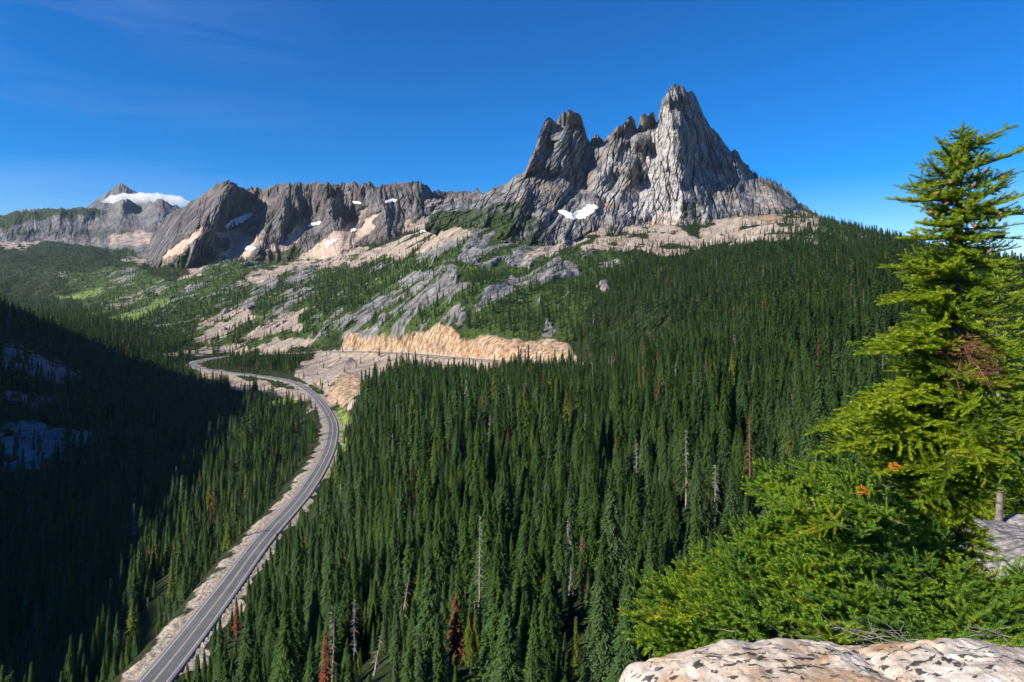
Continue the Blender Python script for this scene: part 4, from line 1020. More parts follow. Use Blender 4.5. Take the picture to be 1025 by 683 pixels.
# ------------------------------------------------------------------ dead trees one can tell apart
def snag(px, ptop, pbase, d, label, mat=SNAG, kind='bare', name='dead_tree', width=1.0):
    """the bare part shows from ptop to pbase; the foot is hidden among the other trees"""
    x = (px - CX) / F * d; zt = (HOR - ptop) / F * d
    z0 = float(ground_z(np.array([x]), np.array([d]))[0]); h = max(zt - z0, 6)
    root = empty(name, (x, d, z0)); tag(root, label, 'dead tree')
    seed = int(px * 7 + ptop)
    g = np.random.default_rng(seed)
    v, f = stem(h, 0.26 * width, 7, seed, 9, lean=g.normal() * 0.01 if kind != 'lean' else 0.16)
    mesh_obj('trunk', v, f, mat, root, True)
    b = Bag()
    for i in range(95 if kind != 'lean' else 40):
        zz = h * (0.25 + 0.74 * g.random()); a = g.random() * 6.28; L = (0.5 + 1.5 * (1 - zz / h)) * (0.4 + 0.6 * g.random()) * width
        x0 = (0.16 * zz if kind == 'lean' else 0)
        p = np.array([[x0, 0, zz], [x0 + math.cos(a) * L * .5, math.sin(a) * L * .5, zz - 0.02 * L], [x0 + math.cos(a) * L, math.sin(a) * L, zz - 0.35 * L]])
        tv, tf = tube(p, np.array([0.05, 0.035, 0.015]), 4); b.add(tv, tf)
    b.obj('branches', mat, root)
    if kind == 'rust':
        v, f, t = conifer(h, 1.5, 22, 8, 8, 0.8, seed, 0.3, 0.42, 0.4, 0.5)
        mesh_obj('crown', v, f, RUST, root, False, {'tint': t})
    return root
snag(481, 516, 622, 104, 'tall pale grey dead trunk standing in the middle of the forest')
snag(583, 534, 625, 100, 'brownish grey dead trunk with short twigs near the forest edge', SNAG_RED)
snag(569, 520, 552, 112, 'short silver broken trunk between two living conifers', width=.9)
snag(750, 417, 522, 118, 'tall bare reddish trunk just above the dwarf firs', SNAG_RED, width=1.25)
snag(456, 597, 650, 92, 'rust red dead conifer, brightest red in the forest', SNAG_RED, 'rust')
snag(326, 632, 676, 112, 'rust brown dead conifer low in the forest', SNAG_RED, 'rust')
snag(332, 605, 650, 118, 'grey brown dead conifer with bare thin top', SNAG)
snag(355, 600, 640, 120, 'slim grey dead tree among dark conifers', SNAG)
snag(237, 603, 640, 196, 'small reddish dead tree on the highway side', SNAG_RED, 'rust')
snag(375, 636, 668, 108, 'leaning grey dead trunk low in the forest', SNAG, 'lean')
snag(401, 574, 600, 125, 'leaning whitish dead trunk between dark conifers', SNAG, 'lean')
snag(163, 577, 596, 330, 'pale dead trunk in the shaded wood across the highway', SNAG)
snag(148, 622, 642, 300, 'pale slanting dead trunk in shade near the highway rubble', SNAG)
snag(637, 440, 470, 170, 'thin grey dead tree in the upper forest', SNAG)
snag(687, 430, 500, 140, 'tall grey dead tree with bare crown behind the firs', SNAG)
snag(716, 465, 520, 122, 'grey brown dead tree left of the bare reddish trunk', SNAG)
# ------------------------------------------------------------------ foreground firs
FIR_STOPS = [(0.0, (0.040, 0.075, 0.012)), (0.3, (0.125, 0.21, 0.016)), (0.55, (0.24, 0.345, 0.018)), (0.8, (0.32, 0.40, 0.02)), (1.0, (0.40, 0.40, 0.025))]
FIR = foliage_mat('fir_needles', FIR_STOPS, False, 0.38, 0.5)
MAT_STOPS = [(0.0, (0.035, 0.090, 0.020)), (0.3, (0.090, 0.20, 0.030)), (0.55, (0.170, 0.30, 0.026)), (0.8, (0.27, 0.36, 0.022)), (1.0, (0.38, 0.38, 0.025))]
DWARF = foliage_mat('dwarf_fir_needles', MAT_STOPS, False, 0.34, 0.5)
nt = NT('brown_dead_needles')
DEADN = nt.done(nt.bsdf(nt.ramp(nt.noise(14, 3), (0.3, (0.075, 0.035, 0.018)), (0.7, (0.22, 0.11, 0.06))), 0.85).outputs[0])
nt = NT('orange_dying_needles')
ORANGE = nt.done(nt.bsdf(nt.ramp(nt.noise(14, 3), (0.3, (0.40, 0.15, 0.01)), (0.7, (0.60, 0.30, 0.02))), 0.8).outputs[0])
nt = NT('fir_bark')
FBARK = nt.done(nt.bsdf(nt.ramp(nt.noise(22, 5), (0.3, (0.05, 0.04, 0.033)), (0.7, (0.19, 0.165, 0.14))), 0.9, nt.bump(nt.noise(30, 4), 0.6, 0.01)).outputs[0])
nt = NT('pale_bark')
PBARK = nt.done(nt.bsdf(nt.ramp(nt.noise(9, 5), (0.3, (0.08, 0.068, 0.056)), (0.7, (0.26, 0.235, 0.20))), 0.9).outputs[0])
nt = NT('cone_scales')
CONE = nt.done(nt.bsdf(nt.ramp(nt.noise(60, 3), (0.3, (0.14, 0.055, 0.03)), (0.7, (0.32, 0.15, 0.08))), 0.8).outputs[0])

def shoot(n, seed, width=0.078, length=0.32, up=0.35):
    """one needle-covered shoot along +X, length 1, needles as narrow blades, brushed upward"""
    g = np.random.default_rng(seed)
    s = (np.arange(n) + g.random(n)) / n; a = np.arange(n) * 2.4 + g.random(n)
    d = np.stack([0.75 + 0.25 * s, np.cos(a) * 0.95, np.sin(a) * 0.75 + up], 1); d /= np.linalg.norm(d, axis=1, keepdims=True)
    ln = length * (0.75 + 0.4 * g.random(n)) * (1 - 0.35 * s)
    base = np.stack([s * 0.97, 0 * s, 0 * s], 1)
    sd = np.cross(d, np.stack([0.3 + 0 * s, np.sin(a), -np.cos(a)], 1)); sd /= np.linalg.norm(sd, axis=1, keepdims=True)
    sd = np.cross(d, sd)
    w_ = width * (0.8 + 0.4 * g.random(n))[:, None] * 0.5
    tip = base + d * ln[:, None]
    v = np.stack([base - sd * w_ * 0.6, base + sd * w_ * 0.6, tip + sd * w_ * 0.55, tip - sd * w_ * 0.55], 1)
    return v.reshape(-1, 3)

def tile(units, variants, rs):
    """units: list of (pos, dir, up, length, tint); tiles the shoots over them in one go"""
    pos = np.array([u[0] for u in units]); d = np.array([u[1] for u in units]); up = np.array([u[2] for u in units])
    L = np.array([u[3] for u in units]); tn = np.array([u[4] for u in units])
    d = d / (np.linalg.norm(d, axis=1, keepdims=True) + 1e-9)
    y = np.cross(up, d); y /= np.linalg.norm(y, axis=1, keepdims=True) + 1e-9
    z = np.cross(d, y)
    var = rs.integers(0, len(variants), len(units)); vs_, ts_ = [], []
    for k, sv in enumerate(variants):
        m = var == k
        if not m.any(): continue
        B_ = np.stack([d[m], y[m], z[m]], 1) * L[m][:, None, None]
        vs_.append((np.einsum('vj,njk->nvk', sv, B_) + pos[m][:, None, :]).reshape(-1, 3))
        base = np.repeat(tn[m], len(sv)); ts_.append(base + 0.10 * (rs.random(len(base) // 4).repeat(4) - .5))
    v = np.concatenate(vs_); t = np.concatenate(ts_)
    return v, np.arange(len(v), dtype=np.int32).reshape(-1, 4), t

class Fir:
    def __init__(self, seed): self.u = []; self.b = Bag(); self.rs = np.random.default_rng(seed)
    def bough(self, start, az, L, elev, droop, lift, tint, step=0.085, spread=0.5, roll=0.0, thick=0.012, unit=0.115, fill=1.0):
        """a bough: curved stem, alternate side twigs in one spray plane, side twigs branching again"""
        rs = self.rs; n = max(4, int(L / step)); p = np.array(start, float); pts = [p.copy()]; dirs = []
        for i in range(n):
            s = (i + 1) / n
            e = elev - droop * s + lift * s * s + 0.05 * rs.normal()
            a = az + 0.10 * rs.normal()
            d = np.array([math.cos(a) * math.cos(e), math.sin(a) * math.cos(e), math.sin(e)]); p = p + d * (L / n); pts.append(p.copy()); dirs.append(d)
        pts = np.array(pts)
        tv, tf = tube(pts, np.linspace(thick, 0.003, len(pts)), 4); self.b.add(tv, tf)
        for i in range(n):
            s = (i + 0.5) / n; d = dirs[i]
            side = np.array([-math.sin(az), math.cos(az), 0.0]); upv = np.cross(d, side); upv = upv if upv[2] > 0 else -upv
            side = side * math.cos(roll) + upv * math.sin(roll); upv = np.cross(side, d); upv = upv if upv[2] > 0 else -upv
            if s > 0.30: self.u.append((pts[i], d, upv, unit * (0.9 + .3 * rs.random()), tint + 0.12 * s))
            if s < 0.10: continue
            for sg in (-1, 1):
                if rs.random() > fill: continue
                l2 = spread * L * (1 - s) ** 0.75 * (0.65 + 0.6 * rs.random()) * min(1, 0.35 + s * 2.2) + 0.05
                th = math.radians(48 + 14 * rs.normal() * 0.7); 
                d2 = d * math.cos(th) + sg * side * math.sin(th) + upv * (0.10 * rs.normal() + 0.05)
                m2 = max(1, int(round(l2 / (unit * 0.8)))); q = pts[i] + (pts[i + 1] - pts[i]) * rs.random()
                for j in range(m2):
                    s2 = (j + 1) / m2
                    d2j = d2 + np.array([0, 0, 0.20 * s2]) + 0.07 * rs.normal(size=3)
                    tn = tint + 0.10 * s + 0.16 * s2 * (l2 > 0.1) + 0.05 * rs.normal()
                    self.u.append((q, d2j, upv, unit * (0.85 + .35 * rs.random()), tn))
                    if m2 >= 2 and j < m2 - 1 or m2 > 3:
                        for sg2 in (-1, 1):
                            if rs.random() < 0.75:
                                s2v = np.cross(upv, d2) ; d3 = d2 * 0.7 + sg2 * s2v * 0.7 + 0.12 * rs.normal(size=3)
                                self.u.append((q, d3, upv, unit * (0.7 + .4 * rs.random()), tn + 0.05))
                    q = q + d2j / np.linalg.norm(d2j) * (l2 / m2)
        self.u.append((pts[-1], dirs[-1], np.array([0, 0, 1.0]), unit, tint + 0.15))
        return pts

SHOOTS = [shoot(34, 900 + i) for i in range(5)]
SHOOTS_BIG = [shoot(16, 910 + i, 0.11, 0.30) for i in range(4)]

# --- the tall fir on the rock
BASE = at(946, 596, 7.0); TOP = at(965, 126, 7.0); PPM = F / 7.0
H_ = TOP[2] - BASE[2]
fir = empty('fir_tree', BASE); tag(fir, 'tall sunlit yellow green fir with brown dead branches beside granite slab', 'fir tree')
zz = np.linspace(-0.3, H_, 22)
leanx = (TOP[0] - BASE[0])
tr = np.stack([leanx * (zz / H_) + 0.03 * np.sin(zz * 2.1), 0.03 * np.cos(zz * 1.7), zz], 1)
def trunk_at(z): return np.array([np.interp(z, zz, tr[:, 0]), np.interp(z, zz, tr[:, 1]), z])
v, f = tube(tr, np.interp(zz, [-0.3, 0, H_ * .5, H_ * .85, H_], [0.125, 0.10, 0.055, 0.016, 0.005]), 10)
mesh_obj('trunk', v, f, FBARK, fir, True)
# reach of the crown to either side by photo row
LEFT = [(126, 1), (138, 4), (150, 10), (157, 24), (170, 20), (190, 55), (208, 66), (222, 40), (246, 50), (262, 42), (278, 72), (290, 48), (313, 66), (330, 60), (349, 82), (368, 98), (385, 84), (402, 92), (418, 104), (432, 108), (446, 146), (470, 120), (500, 95), (540, 80), (596, 60)]
RIGHT = [(126, 1), (138, 4), (150, 10), (160, 50), (175, 26), (205, 44), (222, 66), (244, 52), (262, 40), (285, 42), (330, 55), (400, 75), (470, 60), (520, 45), (560, 40), (596, 40)]
T = Fir(11)
nb = 290
for i in range(nb):
    q = (i + 0.3 + 0.5 * T.rs.random()) / nb
    z = H_ * (1 - 0.93 * q ** 0.92) - 0.05
    py = HOR - F * (BASE[2] + z) / 7.0
    az = i * 2.39996 + 0.5 * T.rs.normal()
    cxx = math.cos(az)
    drop_px = 10 + 26 * q                       # boughs sag, so their tips show lower than where they leave the trunk
    l = np.interp(py + drop_px, *zip(*LEFT)); r = np.interp(py + drop_px, *zip(*RIGHT)); m_ = 0.5 * (l + r) * 0.85
    reach = (l * max(0, -cxx) + r * max(0, cxx) + m_ * (1 - abs(cxx))) / PPM
    L = max(0.07, reach * (0.55 + 0.5 * T.rs.random()))
    top = 1 - q
    elev = math.radians(30 * top ** 3 - 6 + 11 * T.rs.normal()); droop = math.radians(10 + 26 * q); lift = math.radians(18 + 12 * q)
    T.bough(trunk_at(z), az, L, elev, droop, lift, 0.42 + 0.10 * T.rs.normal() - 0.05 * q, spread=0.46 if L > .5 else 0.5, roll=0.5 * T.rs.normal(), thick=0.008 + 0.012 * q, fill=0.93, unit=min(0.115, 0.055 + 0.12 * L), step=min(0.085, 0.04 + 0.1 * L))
# boughs whose tips stand out against the sky and the forest: (tip px, tip py, elevation, droop, lift)
for tx, ty, dep, up_ in ((938, 156, 0.05, 6), (912, 191, -0.1, 10), (897, 207, -0.15, 8), (1028, 157, 0.0, -14), (1010, 205, -0.1, -6), (1026, 221, 0.05, 8), (1017, 244, -.2, 12), (889, 277, -0.2, 14), (895, 313, -.35, 22), (880, 349, -0.4, 26), (862, 368, -0.45, 28), (856, 418, -0.4, 32), (817, 446, -0.25, 34), (846, 432, -.6, 36), (826, 470, -.5, 46), (905, 250, -.3, 14), (920, 232, -.3, 10)):
    tip = at(tx, ty, 7.0 + dep) - BASE
    z = np.clip(tip[2] + up_ / PPM, 0.3, H_ - 0.08); s0 = trunk_at(z); dv = tip - s0; L = np.linalg.norm(dv[:2]); az = math.atan2(dv[1], dv[0])
    e = math.atan2(dv[2], L)
    T.bough(s0, az, np.linalg.norm(dv), e + 0.12, 0.30, 0.36, 0.50 + .06 * T.rs.normal(), spread=0.30 if L > 1 else 0.36, thick=0.016, fill=0.97)
for k in range(9):           # leader
    T.u.append((np.array([*trunk_at(H_ - 0.05 * k)[:2], H_ - 0.05 * k - .08]), np.array([0.2 * T.rs.normal(), 0.2 * T.rs.normal(), 1]), np.array([0, 1.0, 0]), 0.13, 0.5))
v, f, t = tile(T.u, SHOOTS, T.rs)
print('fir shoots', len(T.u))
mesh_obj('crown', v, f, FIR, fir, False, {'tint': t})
T.b.obj('branches', FBARK, fir)
# brown dead bough on the shaded side
Dd = Fir(21)
s0 = at(962, 340, 6.9) - BASE
for k in range(11):
    tip = at(985 + 26 * Dd.rs.normal() * .6, 362 + 24 * Dd.rs.normal() * .8, 6.45 + 0.2 * Dd.rs.normal()) - BASE
    dv = tip - s0; L = np.linalg.norm(dv)
    Dd.bough(s0, math.atan2(dv[1], dv[0]), L, math.asin(np.clip(dv[2] / L, -1, 1)) + .1, 0.3, 0.2, 0.3, spread=0.42, unit=0.085, fill=0.9)
v, f, t = tile(Dd.u, [shoot(9, 930 + i, 0.075, 0.30, 0.0) for i in range(3)], Dd.rs)
mesh_obj('dead_branch', v, f, DEADN, fir, False, {'tint': t}); bt = Dd.b.obj('dead_branch', DEADN, fir)
# orange dying sprig
for (ox, oy, od, nn) in ((897, 466, 5.75, 5), (866, 492, 5.7, 4)):
    Oo = Fir(int(ox)); s0 = at(ox + 4, oy + 2, od + .05) - BASE
    for k in range(nn): Oo.bough(s0, 2.6 + 1.2 * Oo.rs.normal() * .6, 0.055, 0.3 * Oo.rs.normal(), 0.1, 0.2, 0.5, spread=0.3, unit=0.036)
    v, f, t = tile(Oo.u, SHOOTS, Oo.rs); mesh_obj('dying_sprig', v, f, ORANGE, fir, False, {'tint': t})
# cones near the top
def cone_mesh(l, r):
    a = np.linspace(0, 2 * math.pi, 11)[:-1]; zs = np.linspace(0, 1, 9); rr = r * np.sin(np.pi * (0.12 + 0.86 * zs)) ** 0.7
    vv = []
    for k, (z_, r_) in enumerate(zip(zs, rr)): vv.append(np.stack([np.cos(a + .3 * k) * r_ * (1 + .16 * (k % 2)), np.sin(a + .3 * k) * r_ * (1 + .16 * (k % 2)), 0 * a + z_ * l], 1))
    vv = np.concatenate(vv); n_ = 10
    return vv, np.array([(i * n_ + j, i * n_ + (j + 1) % n_, (i + 1) * n_ + (j + 1) % n_, (i + 1) * n_ + j) for i in range(8) for j in range(n_)])
cvv, cff = cone_mesh(0.075, 0.024); first = None
for (ox, oy) in ((1003, 174), (963, 158), (958, 166), (972, 186), (985, 172), (936, 195), (929, 213), (925, 220), (932, 216), (945, 205), (999, 216), (1000, 222), (972, 207), (956, 240), (988, 253), (975, 228), (950, 184)):
    p = at(ox, oy, 6.85 - 0.15 * rng.random()) - BASE
    c = mesh_obj('cone', cvv, cff, CONE, fir, True) if first is None else first.copy()
    if first is None: first = c
    else: COL.objects.link(c); c.parent = fir
    c.location = tuple(p); c.rotation_euler = (0.4 * rng.normal(), 0.4 * rng.normal() + (2.6 if ox in (1003,) else 0.6), 0); k_ = 1.0 if ox == 1003 else 0.5 + .25 * rng.random(); c.scale = (k_, k_, k_)

# --- low mats of dwarf fir spreading over the edge of the rock: fronds growing outward over a rough mound
def mound(name, label, top_row, bottom_row, d_bottom, d_top, n, seed, tint0, away, ground_drop=0.0):
    M_ = Fir(seed); rs = M_.rs
    tx = np.array(top_row, float); bx = np.array(bottom_row, float)
    x0, x1 = max(tx[0, 0], bx[0, 0]), min(tx[-1, 0], bx[-1, 0])
    org = at((x0 + x1) / 2, np.interp((x0 + x1) / 2, bx[:, 0], bx[:, 1]), d_bottom)
    root = empty(name, org); tag(root, label, 'dwarf fir', 'dwarf firs along the granite edge')
    for i in range(n):
        px = x0 + (x1 - x0) * rs.random(); w = rs.random() ** 0.85
        a = np.interp(px, bx[:, 0], bx[:, 1]); b_ = np.interp(px, tx[:, 0], tx[:, 1])
        py = a + (b_ - a) * w
        hump = 0.32 * fbm(np.array([px / 38.0]), np.array([py / 24.0]), 3, seed)[0]
        dep = d_bottom + (d_top - d_bottom) * w - hump - 0.12
        p = at(px, py, dep) - org
        az = math.radians(away + 42 * rs.normal()); L = (0.30 + 0.30 * rs.random())
        el = math.radians(3 + 12 * rs.normal() + 14 * w)
        back = np.array([math.cos(az), math.sin(az), 0.0]) * L * 0.6
        M_.bough(p - back - np.array([0, 0, 0.10]), az, L, el, 0.2, 0.45, tint0 + 0.10 * rs.normal() + 0.35 * fbm(np.array([px / 60.]), np.array([py / 40.]), 2, seed + 5)[0], step=0.075, spread=0.42, roll=0.4 * rs.normal(), thick=0.0035, unit=0.095, fill=0.95)
    v, f, t = tile(M_.u, SHOOTS, rs); print(name, 'shoots', len(M_.u))
    mesh_obj('foliage', v, f, DWARF, root, False, {'tint': t}); M_.b.obj('branches', FBARK, root)
    return root
mound('dwarf_fir', 'sprawling bright green dwarf fir reaching over the edge left of the tall fir',
      [(648, 598), (660, 588), (680, 578), (700, 566), (722, 552), (750, 538), (770, 522), (790, 510), (812, 500), (840, 496)],
      [(648, 604), (656, 640), (664, 650), (690, 645), (720, 636), (760, 634), (800, 638), (840, 634)], 4.75, 6.5, 330, 31, 0.42, 200)
mound('dwarf_fir', 'deep green dwarf fir mat in front of the tall fir trunk',
      [(825, 482), (850, 478), (880, 500), (910, 520), (930, 545), (955, 560), (975, 575)],
      [(825, 636), (860, 642), (900, 636), (930, 640), (975, 640)], 4.75, 6.7, 240, 32, 0.36, 215)
mound('dwarf_fir', 'shaded dwarf fir mat below the grey slab at the picture edge',
      [(955, 575), (975, 578), (1000, 582), (1040, 585)], [(955, 640), (1000, 644), (1040, 648)], 4.7, 6.3, 120, 33, 0.34, 260)
mound('dwarf_fir', 'small dwarf fir tuft with long pointing bough above the mat',
      [(765, 484), (790, 478), (840, 470), (870, 462)], [(765, 492), (800, 505), (840, 520), (870, 530)], 5.7, 6.6, 60, 34, 0.38, 185)

# --- firs behind on the right
def back_fir(px, ptop, pbase, d, label, seed, lw, tint, bare=0.25, boughs=90, bark=PBARK, mat=FIR):
    base = at(px, pbase, d); top = at(px, ptop, d); h = top[2] - base[2]; root = empty('fir_tree', base); tag(root, label, 'fir tree')
    B_ = Fir(seed); zz_ = np.linspace(-.4, h, 12); p = np.stack([0.05 * np.sin(zz_ * 1.3), 0 * zz_, zz_], 1)
    v, f = tube(p, np.linspace(0.075, 0.008, 12), 8); mesh_obj('trunk', v, f, bark, root, True)
    for i in range(boughs):
        q = (i + B_.rs.random()) / boughs; z = h * (1 - (1 - bare) * q) - .05
        L = (0.12 + lw * q ** 0.8) * (0.55 + 0.6 * B_.rs.random())
        B_.bough((0, 0, z), i * 2.39996 + .4 * B_.rs.normal(), L, math.radians(16 - 22 * q), 0.4, 0.4, tint + .08 * B_.rs.normal(), step=0.15, spread=0.45, unit=0.20, thick=0.02)
    v, f, t = tile(B_.u, SHOOTS_BIG, B_.rs); mesh_obj('crown', v, f, mat, root, False, {'tint': t}); B_.b.obj('branches', bark, root); print('back fir', len(B_.u))
back_fir(1000, 262, 518, 13.0, 'yellow green fir with pale bare lower trunk behind the grey slab', 41, 1.05, 0.42, 0.30, 80)
back_fir(1040, 330, 560, 19.0, 'dark green fir at the picture edge behind the pale trunk', 42, 1.3, 0.02, 0.1, 80, FBARK, DWARF)
for k, (px, pt, pb, d, tn) in enumerate(((962, 452, 522, 17.0, .3), (985, 462, 516, 15.5, .5), (1022, 470, 520, 16.0, .45))):
    back_fir(px, pt, pb, d, ('young fir half hidden behind the tall fir trunk', 'young yellow green fir left of the pale bare trunk', 'young fir right of the pale bare trunk')[k], 50 + k, 0.7, tn, 0.02, 40, FBARK)

# ------------------------------------------------------------------ granite at the viewer's feet
nt = NT('lichen_granite')
g1 = nt.noise(1.1, 6, 0.6); g2 = nt.noise(7, 6, 0.65); g3 = nt.noise(110, 3, 0.7)
c = nt.ramp(g2, (0.3, (0.36, 0.31, 0.26)), (0.5, (0.56, 0.51, 0.45)), (0.7, (0.68, 0.65, 0.60)))
c = nt.mix(nt.math('MULTIPLY', nt.ramp(g1, (0.45, 0.0), (0.60, 1.0)), 0.85), c, nt.ramp(g2, (0.35, (0.34, 0.19, 0.08)), (0.65, (0.58, 0.42, 0.25))))
blot = nt.noise(17, 5, 0.55, stretch=((0.55, 1.1, 1.4), (0, 0, 0.35)), dist=0.5)
la = nt.attr('lichen').outputs['Fac']
bl = nt.ramp(nt.math('ADD', blot, nt.math('MULTIPLY', la, 0.20)), (0.735, 0.0), (0.755, 1.0))
c = nt.mix(nt.math('MULTIPLY', bl, 0.94), c, (0.030, 0.028, 0.026))
c = nt.mix(nt.ramp(g3, (0.57, 0.0), (0.66, 0.85)), c, (0.06, 0.055, 0.05))
GRANITE = nt.done(nt.bsdf(c, 0.85, nt.bump(nt.math('ADD', nt.math('MULTIPLY', g2, 1.0), nt.math('MULTIPLY', g3, 0.25)), 0.8, 0.03), 0.25).outputs[0])
nt = NT('grey_weathered_granite')
gs = nt.noise(6, 6, 0.65, stretch=((0.4, 1.6, 2.0), (0, 0, -0.5))); g3 = nt.noise(30, 3)
c = nt.ramp(gs, (0.33, (0.06, 0.06, 0.062)), (0.46, (0.15, 0.147, 0.145)), (0.62, (0.36, 0.345, 0.33)), (0.8, (0.24, 0.22, 0.21)))
GREYROCK = nt.done(nt.bsdf(c, 0.85, nt.bump(nt.math('ADD', gs, nt.math('MULTIPLY', g3, 0.2)), 0.8, 0.05), 0.25).outputs[0])

def slab(name, label, rim, d_far, d_near, mat, seed, bulge=0.10, px_to_near=None):
    """a rounded rock: its far rim stands where the photograph shows its upper edge, then it falls away behind; closed underneath"""
    rim = np.array(rim, float); nu = 220; nv = 120
    px = np.linspace(rim[0, 0], rim[-1, 0], nu); rp = np.interp(px, rim[:, 0], rim[:, 1])
    rp = rp + 1.8 * fbm(px / 14, px * 0 + seed, 3, seed)
    rx = (px - CX) / F * d_far; rzv = (HOR - rp) / F * d_far
    V = []; LI = []
    for j in range(nv):
        t = j / (nv - 1)                      # 0 behind and below, 0.25 rim, 1 near
        if t < 0.25:
            k = 1 - t / 0.25; y = d_far + 0.55 * math.sin(k * 1.5); z = rzv - 0.95 * k ** 1.6
        else:
            k = (t - 0.25) / 0.75; y = d_far + (d_near - d_far) * k; z = rzv + bulge * math.sin(k * math.pi * 0.8) + 0.02 * k
        x = rx * (1 - 0.0 * t)
        yy = np.full(nu, y) + 0.08 * fbm(px / 30, px * 0 + t * 3, 3, seed + 9)
        n_ = 0.075 * fbm(x / 0.75 + seed, yy / 0.55, 4, seed + 1) + 0.012 * fbm(x / 0.09, yy / 0.09, 3, seed + 2)
        crack = np.exp(-(perlin(x / 0.9 + 5, yy / 0.5 + seed, seed + 3) / 0.03) ** 2) * 0.03
        V.append(np.stack([x, yy, z + n_ * min(1, 0.3 + 2 * t) - crack], 1)); LI.append(np.full(nu, 1 - abs(t - 0.42) * 2.2))
    V = np.array(V)
    # ends roll down
    e = np.minimum(np.arange(nu), np.arange(nu)[::-1]) / 16.0; V[:, :, 2] -= 0.7 * np.clip(1 - e, 0, 1)[None, :] ** 2.2
    bottom = V[[0, -1]].copy(); 
    low = V[-1].copy(); low[:, 2] -= 1.2; low0 = V[0].copy(); low0[:, 2] -= 0.6
    V = np.concatenate([low0[None], V, low[None]], 0); LI = np.array([LI[0]] + LI + [LI[-1]])
    o = mesh_obj(name, V.reshape(-1, 3), grid_faces(nv + 2, nu), mat, None, True, {'lichen': LI.ravel()})
    return tag(o, label, 'boulder')
slab('boulder', 'pale lichen spotted granite boulder in the near corner under the dwarf firs', [(606, 692), (622, 680), (640, 668), (662, 659), (700, 650), (740, 645), (780, 642), (830, 646), (880, 652), (930, 664), (960, 676)], 4.35, 3.0, GRANITE, 3)
slab('boulder', 'orange stained granite boulder overlapping the pale spotted one', [(856, 668), (880, 655), (920, 646), (960, 642), (1000, 646), (1045, 654), (1090, 664)], 4.15, 2.9, GRANITE, 14)
slab('boulder', 'grey streaked granite slab behind the tall fir', [(930, 540), (950, 526), (975, 520), (1010, 524), (1050, 530), (1100, 540)], 12.5, 8.0, GREYROCK, 25, 0.0)
slab('boulder', 'small pale rock on top of the grey streaked slab', [(990, 526), (1004, 518), (1030, 514), (1060, 520), (1075, 530)], 13.2, 12.2, GREYROCK, 31, 0.05)

# bare twigs under the mats
def twigs(px, py, d, n, label, seed, w=0.5):
    rs = np.random.default_rng(seed); b = Bag(); o_ = at(px, py, d)
    for i in range(n):
        a = math.radians(180 + 90 * rs.normal() * .5); L = 0.12 + w * 0.7 * rs.random(); p = np.array([w * rs.normal() * .35, 0.12 * rs.normal(), 0.03 * rs.random()]); pts_ = [p.copy()]; e = 0.2 * rs.normal() * .5 + .05
        for k in range(6):
            a += 0.25 * rs.normal(); e += 0.16 * rs.normal(); p = p + L / 6 * np.array([math.cos(a) * math.cos(e), 0.5 * math.sin(a) * math.cos(e), math.sin(e)]); p[2] = max(p[2], 0.0); pts_.append(p.copy())
        v, f = tube(np.array(pts_), np.linspace(0.0035, 0.0012, 7), 4); b.add(v, f)
    o = b.obj('dead_branch', SNAG, None); o.location = tuple(o_); return tag(o, label, 'dead branch')
twigs(892, 644, 4.45, 55, 'tangle of bare silver twigs under the dwarf fir beside the boulders', 61, 0.45)
twigs(1010, 645, 4.35, 16, 'thin bare twigs above the orange stained boulder', 62, 0.35)
twigs(765, 640, 4.6, 10, 'short bare twigs at the upper edge of the spotted boulder', 63, 0.3)
# ------------------------------------------------------------------ thin mountain air
nt = NT('air')
pv = nt.n('ShaderNodeVolumePrincipled'); pv.inputs['Color'].default_value = (0.55, 0.74, 1.0, 1); pv.inputs['Density'].default_value = 0.000013; pv.inputs['Anisotropy'].default_value = 0.0
nt.link(pv.outputs[0], nt.out.inputs['Volume'])
x0, x1, y0, y1, z0, z1 = -16000, 16000, -3000, 9800, -420, 1350
hv = np.array([(x, y, z) for x in (x0, x1) for y in (y0, y1) for z in (z0, z1)], float)
hf = np.array([(0, 1, 3, 2), (4, 6, 7, 5), (0, 4, 5, 1), (2, 3, 7, 6), (0, 2, 6, 4), (1, 5, 7, 3)])
tag(mesh_obj('haze', hv, hf, nt.m), 'faint blue haze filling the valley air', kind='stuff')
# ------------------------------------------------------------------ camera, sun, sky
cam_data = bpy.data.cameras.new('camera'); cam = bpy.data.objects.new('camera', cam_data); COL.objects.link(cam)
cam_data.sensor_width = 36.0; cam_data.lens = F / 1025 * 36.0; cam_data.shift_y = -(341.5 - HOR) / 1025
cam_data.clip_start = 0.1; cam_data.clip_end = 60000
cam.rotation_euler = (math.radians(90), 0, 0)
scene.camera = cam
sun_data = bpy.data.lights.new('sun', 'SUN'); sun_data.energy = 5.0; sun_data.angle = math.radians(0.5); sun_data.color = (1.0, 0.90, 0.76)
sun = bpy.data.objects.new('sun', sun_data); COL.objects.link(sun)
sun.rotation_euler = Vector(SUN).to_track_quat('Z', 'Y').to_euler(); sun.location = (0, 0, 500)
world = bpy.data.worlds.new('World'); scene.world = world; world.use_nodes = True
wt = world.node_tree; wt.nodes.clear()
sky = wt.nodes.new('ShaderNodeTexSky'); sky.sky_type = 'NISHITA'; sky.sun_disc = False
sky.sun_elevation = SUN_EL; sky.sun_rotation = math.atan2(SUN[0], SUN[1]); sky.altitude = 1700
sky.air_density = 1.0; sky.dust_density = 0.7; sky.ozone_density = 3.0
hs = wt.nodes.new('ShaderNodeHueSaturation'); hs.inputs['Saturation'].default_value = 1.6; hs.inputs['Value'].default_value = 0.6; hs.inputs['Hue'].default_value = 0.512
bg = wt.nodes.new('ShaderNodeBackground'); bg.inputs['Strength'].default_value = 0.15
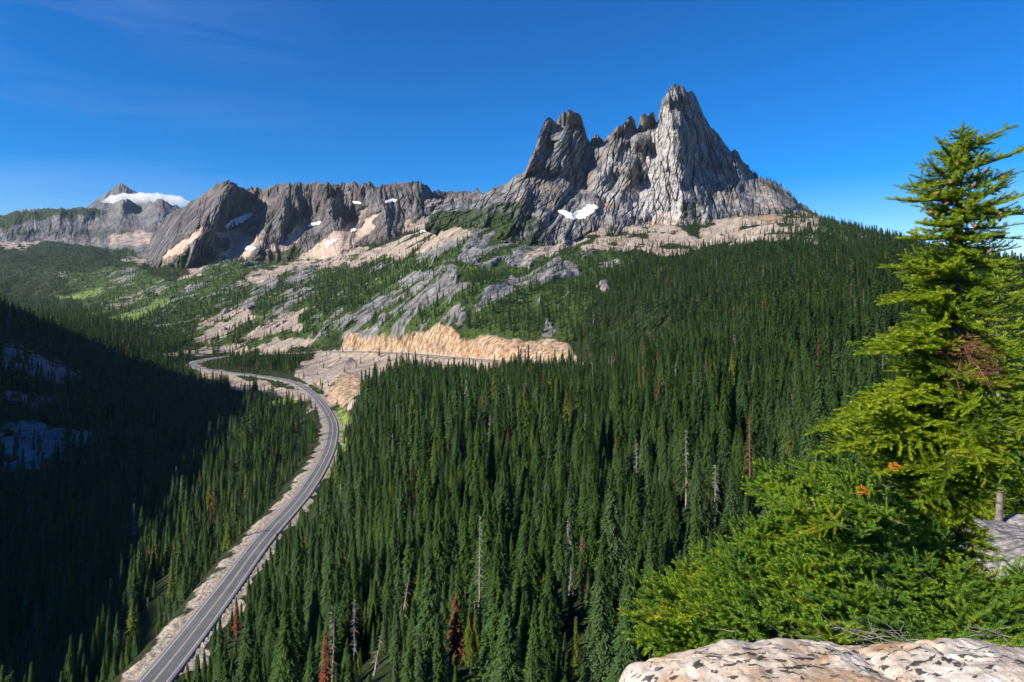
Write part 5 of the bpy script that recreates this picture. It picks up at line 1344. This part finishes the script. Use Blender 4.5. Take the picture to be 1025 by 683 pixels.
wo = wt.nodes.new('ShaderNodeOutputWorld')
wt.links.new(sky.outputs[0], hs.inputs['Color']); 
tc = wt.nodes.new('ShaderNodeTexCoord'); mp = wt.nodes.new('ShaderNodeMapping'); mp.inputs['Rotation'].default_value = (0.0, 0.35, 0.5); mp.inputs['Scale'].default_value = (1.0, 1.6, 7.0)
wt.links.new(tc.outputs['Generated'], mp.inputs['Vector'])
ci = wt.nodes.new('ShaderNodeTexNoise'); ci.inputs['Scale'].default_value = 2.2; ci.inputs['Detail'].default_value = 6; ci.inputs['Roughness'].default_value = 0.6; ci.inputs['Distortion'].default_value = 0.6
wt.links.new(mp.outputs[0], ci.inputs['Vector'])
cr1 = wt.nodes.new('ShaderNodeValToRGB'); cr1.color_ramp.elements[0].position = 0.42; cr1.color_ramp.elements[1].position = 0.85; wt.links.new(ci.outputs['Fac'], cr1.inputs['Fac'])
vd = wt.nodes.new('ShaderNodeVectorMath'); vd.operation = 'DOT_PRODUCT'; vd.inputs[1].default_value = (-0.74, 0.66, 0.10); wt.links.new(tc.outputs['Generated'], vd.inputs[0])
mr = wt.nodes.new('ShaderNodeMapRange'); mr.inputs[1].default_value = 0.80; mr.inputs[2].default_value = 1.0; mr.inputs[3].default_value = 0.0; mr.inputs[4].default_value = 0.10; wt.links.new(vd.outputs['Value'], mr.inputs[0])
ml = wt.nodes.new('ShaderNodeMath'); ml.operation = 'MULTIPLY'; wt.links.new(cr1.outputs[0], ml.inputs[0]); wt.links.new(mr.outputs[0], ml.inputs[1])
cm_ = wt.nodes.new('ShaderNodeMix'); cm_.data_type = 'RGBA'; cm_.inputs[7].default_value = (4.2, 4.6, 5.0, 1); wt.links.new(ml.outputs[0], cm_.inputs[0]); wt.links.new(hs.outputs[0], cm_.inputs[6])
wt.links.new(cm_.outputs[2], bg.inputs['Color']); wt.links.new(bg.outputs[0], wo.inputs['Surface'])
vs = scene.view_settings; vs.view_transform = 'Standard'; vs.look = 'None'; vs.gamma = 1.0; vs.use_curve_mapping = False; vs.exposure = 0.85
scene.render.engine = 'CYCLES'
cy = scene.cycles
cy.max_bounces = 6; cy.diffuse_bounces = 3; cy.glossy_bounces = 2; cy.transmission_bounces = 3; cy.transparent_max_bounces = 8; cy.volume_bounces = 3
cy.use_denoising = True; cy.denoiser = 'OPENIMAGEDENOISE'; cy.denoising_input_passes = 'RGB_ALBEDO_NORMAL'; cy.denoising_prefilter = 'ACCURATE'; cy.sample_clamp_indirect = 2.0
